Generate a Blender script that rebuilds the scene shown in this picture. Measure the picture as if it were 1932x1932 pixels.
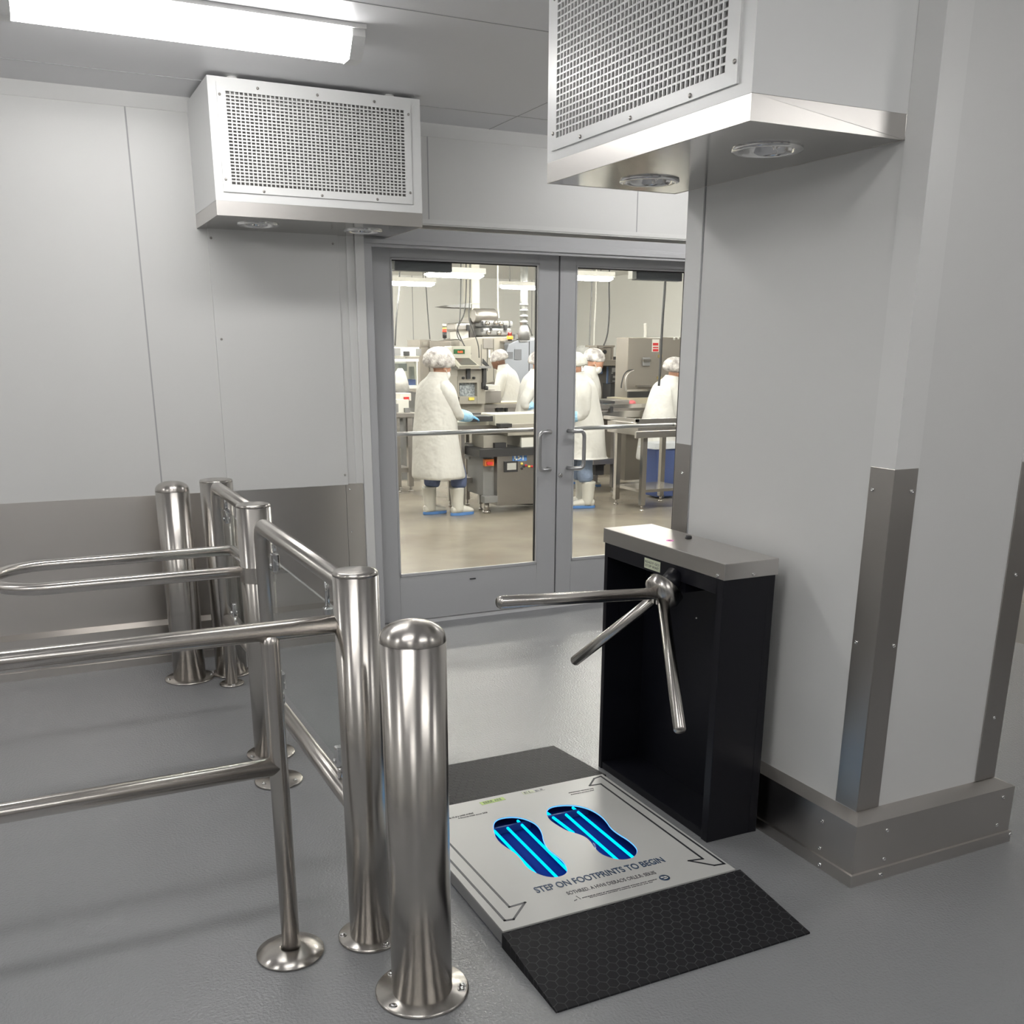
import bpy, bmesh, math, random
from mathutils import Vector, Matrix
random.seed(7)
SC = bpy.context.scene
for o in list(bpy.data.objects): bpy.data.objects.remove(o)
COL = SC.collection
PI = math.pi

# ------------------------------------------------------------------ camera
YAW, PIT, ROL, FPX, CY = .45218, .29265, .00259, 1873.38, 1228.04
HC = 1.6
def _rot():
    cy, sy, cp, sp, cr, sr = math.cos(YAW), math.sin(YAW), math.cos(PIT), math.sin(PIT), math.cos(ROL), math.sin(ROL)
    f = Vector((sy*cp, cy*cp, -sp)); r = Vector((cy, -sy, 0)); u = r.cross(f)
    return (cr*r+sr*u, sr*r-cr*u, f)
RX, RY, RF = _rot()
cam = bpy.data.cameras.new('camera'); co = bpy.data.objects.new('camera', cam); COL.objects.link(co)
m = Matrix.Identity(4)
for i in range(3):
    m[i][0] = RX[i]; m[i][1] = -RY[i]; m[i][2] = -RF[i]
m.translation = (0, 0, HC)
co.matrix_world = m
cam.sensor_width = 36; cam.sensor_fit = 'HORIZONTAL'
cam.lens = FPX/1932*36; cam.shift_y = (CY-966)/1932; cam.clip_start = .05; cam.clip_end = 100
SC.camera = co
def at(x, y, ax, v):
    """point where the sight line of a photo pixel meets the plane axis=v"""
    d = RX*((x-966)/FPX)+RY*((y-CY)/FPX)+RF
    c = Vector((0, 0, HC)); t = (v-c[ax])/d[ax]
    return c+d*t

# ------------------------------------------------------------------ world, exposure
w = bpy.data.worlds.new('world'); SC.world = w; w.use_nodes = True
bg = w.node_tree.nodes['Background']; bg.inputs[0].default_value = (.5, .52, .55, 1); bg.inputs[1].default_value = .15
SC.view_settings.view_transform = 'Standard'; SC.view_settings.look = 'None'
SC.view_settings.exposure = 0.0; SC.view_settings.gamma = 1; SC.view_settings.use_curve_mapping = False
NEAR_EMIT = 23.5; FAR_EMIT = 140.0

# ------------------------------------------------------------------ materials
MATS = {}
def mat(name, col, rough=.5, metal=0., emit=None, es=1., bump=None, var=None, spec=.5, stretch=None, alpha=None, trans=0., mottle=None, tan=None):
    if name in MATS: return MATS[name]
    M = bpy.data.materials.new(name); M.use_nodes = True; nt = M.node_tree; N = nt.nodes; L = nt.links
    b = N['Principled BSDF']
    b.inputs['Base Color'].default_value = (*col, 1); b.inputs['Roughness'].default_value = rough
    b.inputs['Metallic'].default_value = metal; b.inputs['Specular IOR Level'].default_value = spec
    if trans: b.inputs['Transmission Weight'].default_value = trans
    if alpha is not None: b.inputs['Alpha'].default_value = alpha
    if emit:
        b.inputs['Emission Color'].default_value = (*emit, 1); b.inputs['Emission Strength'].default_value = es
    tc = N.new('ShaderNodeTexCoord')
    if tan:
        cv = N.new('ShaderNodeCombineXYZ')
        for i in range(3): cv.inputs[i].default_value = tan[i]
        L.new(cv.outputs[0], b.inputs['Tangent']); b.inputs['Anisotropic'].default_value = .82
    if bump:   # (scale, strength, distance)
        n = N.new('ShaderNodeTexNoise'); n.inputs['Scale'].default_value = bump[0]; n.inputs['Detail'].default_value = 2
        L.new(tc.outputs['Object'], n.inputs['Vector'])
        bp = N.new('ShaderNodeBump'); bp.inputs['Strength'].default_value = bump[1]; bp.inputs['Distance'].default_value = bump[2]
        L.new(n.outputs['Fac'], bp.inputs['Height']); L.new(bp.outputs[0], b.inputs['Normal'])
    if stretch:   # brushed grain: (sx, sy, sz, roughness amplitude)
        mp = N.new('ShaderNodeMapping'); mp.inputs['Scale'].default_value = stretch[:3]
        n = N.new('ShaderNodeTexNoise'); n.inputs['Scale'].default_value = 1; n.inputs['Detail'].default_value = 3
        L.new(tc.outputs['Object'], mp.inputs[0]); L.new(mp.outputs[0], n.inputs['Vector'])
        r = N.new('ShaderNodeMapRange'); r.inputs['From Min'].default_value = .3; r.inputs['From Max'].default_value = .7
        r.inputs['To Min'].default_value = rough-stretch[3]; r.inputs['To Max'].default_value = rough+stretch[3]
        L.new(n.outputs['Fac'], r.inputs['Value']); L.new(r.outputs[0], b.inputs['Roughness'])
        mx = N.new('ShaderNodeMix'); mx.data_type = 'RGBA'
        mx.inputs[6].default_value = (*[c*.985 for c in col], 1); mx.inputs[7].default_value = (*[min(1, c*1.01) for c in col], 1)
        L.new(n.outputs['Fac'], mx.inputs[0]); L.new(mx.outputs[2], b.inputs['Base Color'])
    if mottle:   # (scale, second colour)
        n = N.new('ShaderNodeTexNoise'); n.inputs['Scale'].default_value = mottle[0]; n.inputs['Detail'].default_value = 5
        L.new(tc.outputs['Object'], n.inputs['Vector'])
        r = N.new('ShaderNodeMapRange'); r.inputs['From Min'].default_value = .35; r.inputs['From Max'].default_value = .65
        L.new(n.outputs['Fac'], r.inputs['Value'])
        mx = N.new('ShaderNodeMix'); mx.data_type = 'RGBA'
        mx.inputs[6].default_value = (*col, 1); mx.inputs[7].default_value = (*mottle[1], 1)
        L.new(r.outputs[0], mx.inputs[0]); L.new(mx.outputs[2], b.inputs['Base Color'])
    MATS[name] = M
    return M
def emission(name, col, s):
    M = bpy.data.materials.new(name); M.use_nodes = True; N = M.node_tree.nodes; N.clear()
    e = N.new('ShaderNodeEmission'); o = N.new('ShaderNodeOutputMaterial')
    e.inputs[0].default_value = (*col, 1); e.inputs[1].default_value = s
    M.node_tree.links.new(e.outputs[0], o.inputs[0]); MATS[name] = M; return M
def pane_mat(name, tint, refl=1.0, rough=.02):
    M = bpy.data.materials.new(name); M.use_nodes = True; N = M.node_tree.nodes; L = M.node_tree.links; N.clear()
    t = N.new('ShaderNodeBsdfTransparent'); t.inputs[0].default_value = (*tint, 1)
    g = N.new('ShaderNodeBsdfGlossy'); g.inputs['Roughness'].default_value = rough; g.inputs[0].default_value = (1, 1, 1, 1)
    f = N.new('ShaderNodeFresnel'); f.inputs[0].default_value = 1.45
    mu = N.new('ShaderNodeMath'); mu.operation = 'MULTIPLY'; mu.inputs[1].default_value = refl
    mx = N.new('ShaderNodeMixShader'); o = N.new('ShaderNodeOutputMaterial')
    ge = N.new('ShaderNodeNewGeometry'); inv = N.new('ShaderNodeMath'); inv.operation = 'SUBTRACT'; inv.inputs[0].default_value = 1
    m2 = N.new('ShaderNodeMath'); m2.operation = 'MULTIPLY'
    L.new(ge.outputs['Backfacing'], inv.inputs[1]); L.new(inv.outputs[0], m2.inputs[1])
    L.new(f.outputs[0], mu.inputs[0]); L.new(mu.outputs[0], m2.inputs[0]); L.new(m2.outputs[0], mx.inputs[0])
    L.new(t.outputs[0], mx.inputs[1]); L.new(g.outputs[0], mx.inputs[2]); L.new(mx.outputs[0], o.inputs[0])
    MATS[name] = M; return M

WHITE = mat('white_panel', (.70, .70, .69), .38, bump=(3, .05, .01))
WHITE_TRIM = mat('white_trim', (.74, .74, .73), .32)
SEAM = mat('panel_seam', (.42, .42, .43), .6)
CEIL = mat('ceiling_panel', (.74, .74, .76), .42)
STEEL = mat('brushed_steel', (.52, .495, .465), .27, 1., tan=(.06, .09, 1))
STEELY = mat('brushed_steel_rail', (.56, .535, .505), .28, 1., tan=(.06, 1, .09))
STEELH = mat('brushed_steel_sheet', (.57, .545, .52), .30, 1., tan=(.06, .09, 1))
STEELV = mat('brushed_steel_guard', (.46, .44, .42), .28, 1., tan=(.06, .09, 1))
STEELX = mat('brushed_steel_bar', (.64, .61, .58), .24, 1., tan=(1, .06, .09))
STEELC = mat('brushed_steel_cap', (.60, .58, .56), .33, 1., stretch=(600, 5, 600, .01))
CHROME = mat('polished_chrome', (.72, .72, .72), .09, 1.)
DKSTEEL = mat('machine_steel', (.42, .40, .38), .38, 1., stretch=(4, 4, 60, .06))
FLOOR = mat('epoxy_floor', (.255, .26, .27), .20, bump=(120, .6, .0045), spec=.6)
FLOORF = mat('far_floor', (.30, .27, .22), .24, bump=(30, .08, .01), mottle=(1.3, (.21, .185, .15)), spec=.6)
ALU = mat('grey_aluminium', (.50, .505, .52), .42)
ALUD = mat('dark_gasket', (.012, .012, .014), .6)
BLACK = mat('black_powder_coat', (.0075, .0075, .0115), .38, spec=.35)
RUBBER = None
LGREY = mat('light_grey_plate', (.52, .52, .505), .34)
DARKLINE = mat('plate_marking_dark', (.02, .022, .03), .5)
GREYLINE = mat('plate_marking_grey', (.10, .10, .11), .5)
BLUETXT = mat('plate_text_blue', (.02, .055, .12), .5)
GREENL = mat('pale_green_label', (.45, .62, .18), .5)
LABEL = mat('cream_label', (.62, .66, .50), .5)
GLASS = pane_mat('door_glass', (.97, .98, .97), .8)
GLASS2 = pane_mat('panel_glass', (.90, .93, .92), 1.6)
GLASS3 = pane_mat('plate_window', (.95, .97, 1.), .02, .0)
LIT = emission('lamp_diffuser', (1, .985, .96), NEAR_EMIT)
LITF = emission('far_lamp_diffuser', (1, .965, .90), FAR_EMIT)
UV = emission('blue_tube', (.0, .55, 1.), 2.0)
FILTER = mat('filter_mesh', (.30, .295, .29), .6, bump=(260, .5, .003))
WCOAT = mat('white_coat', (.61, .605, .58), .75, bump=(9, .55, .04))
NET = mat('hair_net', (.30, .275, .27), .6, bump=(30, .8, .02), mottle=(16, (.74, .72, .70)))
NETW = mat('white_net', (.72, .72, .67), .7, bump=(40, .6, .01))
SKIN = mat('skin', (.50, .27, .18), .5)
SKIND = mat('dark_skin', (.16, .08, .05), .5)
MASK = mat('face_mask', (.75, .75, .72), .7)
GLOVE = mat('blue_glove', (.16, .42, .72), .45, bump=(30, .4, .01))
SLEEVE = mat('pale_blue_sleeve', (.34, .60, .82), .5, bump=(40, .7, .02))
JEANS = mat('blue_jeans', (.10, .13, .24), .8, bump=(20, .5, .02))
JEANSL = mat('light_blue_trousers', (.22, .28, .40), .8, bump=(18, .6, .03))
BOOT = mat('white_boot', (.66, .645, .59), .4)
SOLE = mat('blue_sole', (.10, .24, .55), .5)
BEIGE = mat('machine_beige', (.33, .31, .27), .5)
BEIGEL = mat('machine_light', (.50, .485, .42), .5)
TAUPE = mat('machine_taupe', (.30, .275, .245), .42, .6)
BGREY = mat('machine_blue_grey', (.34, .36, .40), .45, .3)
DARK = mat('dark_part', (.03, .03, .032), .5)
MIDG = mat('mid_grey_part', (.25, .25, .25), .5, .3)
WPLAS = mat('white_plastic', (.72, .71, .66), .5)
BLUEBIN = mat('blue_bin', (.08, .12, .30), .5)
BLUEST = mat('blue_sticker', (.08, .20, .48), .5)
RED = mat('red_plastic', (.55, .03, .03), .4)
YEL = mat('yellow_plastic', (.75, .62, .12), .4)
ORANGE = mat('orange_plastic', (.75, .22, .04), .4)
CREAM = mat('cream_belt', (.55, .50, .38), .6)
GALV = mat('galvanised_duct', (.55, .56, .55), .35, .8, mottle=(14, (.38, .39, .39)))

def hex_mat():
    M = bpy.data.materials.new('hex_rubber'); M.use_nodes = True; nt = M.node_tree; N = nt.nodes; L = nt.links
    b = N['Principled BSDF']; b.inputs['Roughness'].default_value = .62; b.inputs['Specular IOR Level'].default_value = .3
    tc = N.new('ShaderNodeTexCoord'); sep = N.new('ShaderNodeSeparateXYZ'); L.new(tc.outputs['Object'], sep.inputs[0])
    S = .031   # hexagon width
    def M_(op, a, b_=None):
        n = N.new('ShaderNodeMath'); n.operation = op
        for i, v in enumerate((a, b_)):
            if v is None: continue
            if isinstance(v, (int, float)): n.inputs[i].default_value = v
            else: L.new(v, n.inputs[i])
        return n.outputs[0]
    x = M_('MULTIPLY', sep.outputs[0], 1/S); y = M_('MULTIPLY', sep.outputs[1], 1/S)
    r3 = 1.7320508
    def cell(ox, oy):
        ax = M_('SUBTRACT', M_('FLOORED_MODULO', M_('ADD', x, ox), 1.), .5)
        ay = M_('SUBTRACT', M_('FLOORED_MODULO', M_('ADD', y, oy), r3), r3/2)
        ax = M_('ABSOLUTE', ax); ay = M_('ABSOLUTE', ay)
        return M_('MAXIMUM', ax, M_('ADD', M_('MULTIPLY', ax, .5), M_('MULTIPLY', ay, r3/2)))
    d = M_('MINIMUM', cell(0, 0), cell(.5, r3/2))      # 0 centre .. .5 at hexagon edge
    e = N.new('ShaderNodeMapRange'); e.inputs['From Min'].default_value = .45; e.inputs['From Max'].default_value = .485
    L.new(d, e.inputs['Value'])
    mx = N.new('ShaderNodeMix'); mx.data_type = 'RGBA'
    mx.inputs[6].default_value = (.013, .013, .0155, 1); mx.inputs[7].default_value = (.062, .062, .066, 1)
    L.new(e.outputs[0], mx.inputs[0]); L.new(mx.outputs[2], b.inputs['Base Color'])
    bp = N.new('ShaderNodeBump'); bp.inputs['Distance'].default_value = .003; bp.inputs['Strength'].default_value = .8
    L.new(e.outputs[0], bp.inputs['Height']); L.new(bp.outputs[0], b.inputs['Normal'])
    MATS['hex_rubber'] = M; return M
RUBBER = hex_mat()

# ------------------------------------------------------------------ mesh building helpers
class MB:
    def __init__(s): s.v = []; s.f = []; s.mi = []; s.sm = []
    def add(s, vs, fs, mi=0, smooth=False):
        k = len(s.v); s.v += [tuple(v) for v in vs]
        for f in fs: s.f.append([i+k for i in f]); s.mi.append(mi); s.sm.append(smooth)
        return s
    def box(s, x0, x1, y0, y1, z0, z1, mi=0):
        x0, x1 = sorted((x0, x1)); y0, y1 = sorted((y0, y1)); z0, z1 = sorted((z0, z1))
        vs = [(x, y, z) for z in (z0, z1) for y in (y0, y1) for x in (x0, x1)]
        return s.add(vs, [(0, 2, 3, 1), (4, 5, 7, 6), (0, 1, 5, 4), (2, 6, 7, 3), (0, 4, 6, 2), (1, 3, 7, 5)], mi)
    def rings(s, R_, mi=0, smooth=True, cap=True, closed=False):
        n = len(R_[0]); vs = [v for r in R_ for v in r]; fs = []
        m_ = len(R_)
        for i in range(m_-1 if not closed else m_):
            a, b = i*n, ((i+1) % m_)*n
            for j in range(n):
                fs.append((a+j, a+(j+1) % n, b+(j+1) % n, b+j))
        s.add(vs, fs, mi, smooth)
        if cap and not closed:
            k = len(s.v)-len(vs)
            s.f.append([k+j for j in reversed(range(n))]); s.mi.append(mi); s.sm.append(False)
            s.f.append([k+(m_-1)*n+j for j in range(n)]); s.mi.append(mi); s.sm.append(False)
        return s
    def lathe(s, prof, c=(0, 0, 0), n=40, mi=0, axis=(0, 0, 1), smooth=True, cap=True):
        A = Vector(axis).normalized(); c = Vector(c)
        u = A.orthogonal().normalized(); v = A.cross(u)
        R_ = [[c+A*z+(u*math.cos(2*PI*j/n)+v*math.sin(2*PI*j/n))*max(r, 1e-5) for j in range(n)] for r, z in prof]
        return s.rings(R_, mi, smooth, cap)
    def cyl(s, a, b, r, n=20, mi=0, r2=None, smooth=True):
        a = Vector(a); b = Vector(b)
        return s.lathe([(r, 0), (r if r2 is None else r2, (b-a).length)], a, n, mi, b-a, smooth)
    def tube(s, pts, r, n=16, mi=0, closed=False, flat=None):
        pts = [Vector(p) for p in pts]; m_ = len(pts); R_ = []; u = None
        for i, p in enumerate(pts):
            if closed: t = (pts[(i+1) % m_]-pts[i-1]).normalized()
            else: t = (pts[min(i+1, m_-1)]-pts[max(i-1, 0)]).normalized()
            if u is None: u = t.orthogonal().normalized() if flat is None else (Vector(flat)-t*t.dot(Vector(flat))).normalized()
            else: u = (u-t*u.dot(t)).normalized()
            v = t.cross(u); rr = r[i] if isinstance(r, (list, tuple)) else r
            ru, rv = rr if isinstance(rr, (list, tuple)) else (rr, rr)
            R_.append([p+u*ru*math.cos(2*PI*j/n)+v*rv*math.sin(2*PI*j/n) for j in range(n)])
        return s.rings(R_, mi, True, True, closed)
    def ell(s, c, r, n=16, m_=10, mi=0, rot=None, fn=None):
        c = Vector(c); vs = []; fs = []
        for i in range(m_+1):
            th = PI*i/m_
            for j in range(n):
                ph = 2*PI*j/n
                p = Vector((math.sin(th)*math.cos(ph), math.sin(th)*math.sin(ph), math.cos(th)))
                if fn: p = fn(p)
                p = Vector((p.x*r[0], p.y*r[1], p.z*r[2]))
                if rot: p = rot @ p
                vs.append(c+p)
        for i in range(m_):
            for j in range(n):
                fs.append((i*n+j, i*n+(j+1) % n, (i+1)*n+(j+1) % n, (i+1)*n+j))
        fs = [tuple(reversed(f)) for f in fs]
        return s.add(vs, fs, mi, True)
    def prism(s, poly, z0, z1, mi=0):
        n = len(poly); vs = [(x, y, z0) for x, y in poly]+[(x, y, z1) for x, y in poly]
        fs = [tuple(reversed(range(n))), tuple(range(n, 2*n))]+[(i, (i+1) % n, n+(i+1) % n, n+i) for i in range(n)]
        return s.add(vs, fs, mi)
    def hull(s, a, b, mi=0):     # two matching quads -> 6-sided solid
        n = len(a)
        return s.rings([[Vector(p) for p in a], [Vector(p) for p in b]], mi, False, True)
    def build(s, name, mats, parent=None, bevel=0, loc=None, fix=True):
        me = bpy.data.meshes.new(name); me.from_pydata(s.v, [], s.f)
        for i, p in enumerate(me.polygons): p.material_index = s.mi[i]; p.use_smooth = s.sm[i]
        for M in (mats if isinstance(mats, (list, tuple)) else [mats]): me.materials.append(M)
        if fix:
            bm = bmesh.new(); bm.from_mesh(me); bmesh.ops.remove_doubles(bm, verts=bm.verts, dist=1e-6)
            bmesh.ops.recalc_face_normals(bm, faces=bm.faces); bm.to_mesh(me); bm.free()
        o = bpy.data.objects.new(name, me); COL.objects.link(o)
        if parent: par(o, parent)
        if bevel:
            b = o.modifiers.new('bevel', 'BEVEL'); b.width = bevel; b.segments = 2; b.limit_method = 'ANGLE'; b.angle_limit = .6
            b.harden_normals = False
        return o
def par(o, p):
    o.parent = p
    o.matrix_parent_inverse = world_of(p).inverted()
def world_of(o):
    M = o.matrix_basis.copy()
    if o.parent: M = world_of(o.parent) @ o.matrix_parent_inverse @ M
    return M
def tag(o, label=None, cat=None, group=None, kind=None):
    if label: o['label'] = label
    if cat: o['category'] = cat
    if group: o['group'] = group
    if kind: o['kind'] = kind
    return o
def thing(name, loc, label, cat, group=None, rz=0):
    o = bpy.data.objects.new(name, None); COL.objects.link(o); o.location = loc; o.rotation_euler = (0, 0, rz); o.empty_display_size = .1
    return tag(o, label, cat, group)
def struct(o): o['kind'] = 'structure'; return o
def holed(name, outer, holes, z0, z1, M, parent=None, xf=None):
    """flat plate z0..z1 with polygonal holes"""
    bm = bmesh.new(); es = []
    for loop in [outer]+holes:
        vs = [bm.verts.new((x, y, z1)) for x, y in loop]
        for i in range(len(vs)): es.append(bm.edges.new((vs[i], vs[(i+1) % len(vs)])))
    bmesh.ops.triangle_fill(bm, edges=es, use_beauty=True)
    # drop faces that filled holes
    def inside(p, poly):
        c = False; n = len(poly)
        for i in range(n):
            x1, y1 = poly[i]; x2, y2 = poly[i-1]
            if (y1 > p.y) != (y2 > p.y) and p.x < (x2-x1)*(p.y-y1)/(y2-y1)+x1: c = not c
        return c
    kill = [f for f in bm.faces if any(inside(f.calc_center_median(), h) for h in holes)]
    if kill: bmesh.ops.delete(bm, geom=kill, context='FACES')
    r = bmesh.ops.extrude_face_region(bm, geom=list(bm.faces))
    bmesh.ops.translate(bm, verts=[g for g in r['geom'] if isinstance(g, bmesh.types.BMVert)], vec=(0, 0, z0-z1))
    bmesh.ops.recalc_face_normals(bm, faces=bm.faces)
    if xf: bmesh.ops.transform(bm, matrix=xf, verts=bm.verts)
    me = bpy.data.meshes.new(name); bm.to_mesh(me); bm.free(); me.materials.append(M)
    o = bpy.data.objects.new(name, me); COL.objects.link(o)
    if parent: par(o, parent)
    return o
def text(name, s, size, M, mw, parent, width=None, ext=.0006, bold=0.):
    cu = bpy.data.curves.new(name, 'FONT'); cu.body = s; cu.size = size; cu.extrude = ext; cu.align_x = 'LEFT'; cu.offset = bold
    t = bpy.data.objects.new(name, cu); COL.objects.link(t)
    dg = bpy.context.evaluated_depsgraph_get(); me = bpy.data.meshes.new_from_object(t.evaluated_get(dg))
    bpy.data.objects.remove(t)
    if width:
        xs = [v.co.x for v in me.vertices]; k = width/(max(xs)-min(xs)); x0 = min(xs)
        for v in me.vertices: v.co.x = (v.co.x-x0)*k
    me.materials.clear(); me.materials.append(M)
    o = bpy.data.objects.new(name, me); COL.objects.link(o); o.matrix_basis = mw
    par(o, parent); return o
def circle(cx, cy, r, n=40): return [(cx+r*math.cos(2*PI*i/n), cy+r*math.sin(2*PI*i/n)) for i in range(n)]
def screw(loc, axis, parent, r=.006, M=None, name='screw'):
    b = MB(); A = Vector(axis).normalized()
    b.lathe([(r, 0), (r, .002), (r*.85, .0042), (r*.45, .005), (r*.4, .0038), (.0, .0036)], loc, 12, 0, A)
    return b.build(name, M or CHROME, parent)

# ------------------------------------------------------------------ setting: near room
YW, CH, KH = 5.435, 2.75, .885           # door wall plane, ceiling height, kick plate height
XL, XR, YB = -3.2, 5.15, -3.4
DX0, DX1, DYD, DH = 1.80, 4.08, 5.58, 2.17   # doorway (frame inside), door face plane, door head height
WALLT = .26
fl_ = MB().box(XL-.2, XR+.2, YB-.2, YW+.20, -.1, 0); struct(fl_.build('floor', FLOOR))
c = MB().box(XL-.2, XR+.2, YB-.2, YW+WALLT, CH, CH+.12)
for (px_, py_) in ((650, 0), (0, 109)):
    y = at(px_, py_, 2, CH).y; c.box(XL, XR, y-.002, y+.002, CH-.0015, CH+.001, 1)
for x in (at(1029, 195, 2, CH).x, at(1029, 195, 2, CH).x-2.4): c.box(x-.002, x+.002, YB, YW, CH-.0015, CH+.001, 1)
struct(c.build('ceiling', [CEIL, SEAM]))
# back wall with doorway
wb = MB()
wb.box(XL-.2, 1.73, YW, YW+WALLT, 0, CH).box(4.15, XR+.2, YW, YW+WALLT, 0, CH).box(1.73, 4.15, YW, YW+WALLT, 2.255, CH)
for (x0, y0) in ((262.6, 479.9),): 
    X = at(x0, y0, 1, YW).x; wb.box(X-.0035, X+.0035, YW-.001, YW+.002, KH, 2.69, 1)
for X in (.62-1.22, .62-2.44): wb.box(X-.0035, X+.0035, YW-.001, YW+.002, KH, 2.69, 1)
for (x0, y0) in ((807, 300), (1203, 380)):
    X = at(x0, y0, 1, YW).x; wb.box(X-.003, X+.003, YW-.001, YW+.002, 2.27, 2.69, 1)
struct(wb.build('wall_back', [WHITE, SEAM]))
for nm, b in (('wall_left', (XL-.2, XL, YB, YW, 0, CH)), ('wall_front', (XL, XR, YB-.2, YB, 0, CH)), ('wall_right', (XR, XR+.2, YB, YW, 0, CH))):
    struct(MB().box(*b).build(nm, WHITE))
# cove trim at the ceiling and the strip above the doors
t = MB(); t.hull([(XL, YW, 2.69), (XL, YW-.006, 2.69), (XL, YW-.03, CH), (XL, YW, CH)], [(XR, YW, 2.69), (XR, YW-.006, 2.69), (XR, YW-.03, CH), (XR, YW, CH)])
struct(t.build('trim_1', WHITE_TRIM))
struct(MB().box(1.78, XR, YW-.006, YW+.002, 2.262, 2.285).build('trim_2', WHITE_TRIM))
# cover panel and corner strips left of the doors
pnl = MB().box(.955, 1.615, YW-.012, YW, KH, 2.68); pnl = pnl.build('trim_3', WHITE, bevel=.002); struct(pnl)
for (sx, sy) in ((398, 449), (628, 460), (418, 640), (651, 896)):
    p = at(sx, sy, 1, YW-.012); screw(p, (0, -1, 0), pnl, .006, DKSTEEL)
struct(MB().box(1.662, 1.705, YW-.006, YW, KH, 2.255).box(1.705, 1.755, YW-.02, YW+.10, .0, 2.2).build('trim_4', WHITE_TRIM, bevel=.002))
# stainless kick plate and curb on back wall
def curb(name, pts, closed=False):
    """stainless curb: outline points at the floor (outer), wall offset .055 to the left of travel"""
    b = MB()
    prof = [(0, 0), (0, .040), (.007, .042), (.007, .205), (.062, .228), (.062, 0)]   # (inset, z)
    rings = []
    n = len(pts)
    for i, p in enumerate(pts):
        p = Vector(p); dn = (Vector(pts[min(i+1, n-1)])-p) if i < n-1 else None; dp = (p-Vector(pts[i-1])) if i > 0 else None
        def nrm(d): d = d.normalized(); return Vector((-d.y, d.x))
        if dn is None: nn = nrm(dp)
        elif dp is None: nn = nrm(dn)
        else:
            a, b_ = nrm(dn), nrm(dp); nn = (a+b_); nn = nn/(nn.dot(a))
        rings.append([(p.x+nn.x*q, p.y+nn.y*q, z) for q, z in prof])
    for i in range(n-1): b.rings([rings[i], rings[i+1]], 0, False, True)
    return struct(b.build(name, STEELH, fix=False))
kb = MB().box(XL, 1.600, YW-.004, YW, .2, KH).box(1.602, 1.700, YW-.008, YW, .2, KH+.005)
kb = kb.build('baseboard_back', STEELH); struct(kb)
for z in (.86, .62, .38): screw((1.622, YW-.008, z), (0, -1, 0), kb, .005)
curb('baseboard_1', [(XL+.06, 5.378), (1.74, 5.378)])
struct(MB().box(XR-.004, XR, YB, YW, .2, KH).build('baseboard_right', STEELH))
curb('baseboard_2', [(XR-.06, YB), (XR-.06, YW)])
struct(MB().box(XL, XL+.004, YB, YW, .2, KH).build('baseboard_left', STEELH))
struct(MB().box(XL, XR, YB, YB+.004, .2, KH).build('baseboard_front', STEELH))
for i, x in enumerate((-.9, 2.6)):  # unseen doors, added as something dark for the steel to reflect
    d = struct(MB().box(x-.5, x+.5, YB-.01, YB+.04, 0, 2.1).build('door_%d' % (i+3), ALU, bevel=.004))
    MB().box(x-.3, x+.3, YB+.038, YB+.045, 1.1, 1.9).build('door_window', DARK, d)
# wall stub (pillar) on the right
PX0, PX1, PY0, PY1 = 2.205, 2.815, 2.072, 3.13
pw = MB().box(PX0, PX1, PY0, PY1, 0, CH)
for y in (3.035,): pw.box(PX0-.0025, PX0+.001, y-.002, y+.002, .2, CH, 1)
struct(pw.build('wall_stub', [WHITE, SEAM]))
# white corner trims on the stub
t = MB().box(PX0-.003, PX0+.09, PY0-.003, PY0, 1.285, CH).box(PX0-.003, PX0, PY0, PY0+.09, 1.285, CH)
struct(t.build('trim_5', WHITE_TRIM))
t = MB().box(PX1-.09, PX1+.003, PY0-.003, PY0, 1.285, CH).box(PX1, PX1+.003, PY0, PY0+.09, 1.285, CH)
struct(t.build('trim_6', WHITE_TRIM))
t = MB().box(PX0-.003, PX0, PY1-.09, PY1, 1.275, CH).box(PX0-.003, PX0+.09, PY1, PY1+.003, 1.275, CH)
struct(t.build('trim_7', WHITE_TRIM))
cb = curb('baseboard_3', [(PX0-.052, PY1+.052), (PX0-.052, PY0-.058), (PX1+.058, PY0-.058), (PX1+.058, PY1+.052)][::1])
for (sx, sy) in ((1552, 1549), (1547, 1600)): screw(at(sx, sy, 0, PX0-.045), (-1, 0, 0), cb, .007)
screw(at(1547, 1631, 0, PX0-.052), (-1, 0, 0), cb, .008)
for (sx, sy) in ((1673, 1566), (1667, 1620), (1892, 1504), (1880, 1556)): screw(at(sx, sy, 1, PY0-.051), (0, -1, 0), cb, .007)
for (sx, sy) in ((1661, 1650), (1905, 1574)): screw(at(sx, sy, 1, PY0-.058), (0, -1, 0), cb, .008)

# corner guards
def guard(cx, cy, sx, sy, z0, z1, wd, label, screws):
    g = thing('corner_guard', (cx, cy, z0), label, 'corner guard', 'stainless corner guards on the wall stub')
    b = MB().box(cx, cx+sx*wd, cy, cy-sy*.004, z0, z1).box(cx-sx*.004, cx, cy-sy*.004, cy+sy*wd, z0, z1)
    b.build('angle_plate', STEELV, g, bevel=.001)
    for s in screws:
        if s[0] == 'y': screw((cx+sx*s[1], cy-sy*.004, s[2]), (0, -sy, 0), g, .006)
        else: screw((cx-sx*.004, cy+sy*s[1], s[2]), (-sx, 0, 0), g, .006)
    return g
guard(PX0, PY0, 1, 1, .228, 1.285, .088, 'stainless corner guard on the near white wall corner beside the turnstile',
      [('y', .07, 1.22), ('y', .07, .76), ('x', .07, 1.22), ('x', .07, .76)])
guard(PX1, PY0, -1, 1, .228, 1.283, .088, 'stainless corner guard at the right edge of the white wall stub',
      [('y', .045, .93), ('y', .045, .45)])
g = guard(PX0, PY1, 1, -1, .228, 1.275, .09, 'stainless corner guard on the far wall corner, behind the turnstile cap', [('x', .05, 1.17), ('x', .05, .7)])

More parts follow.
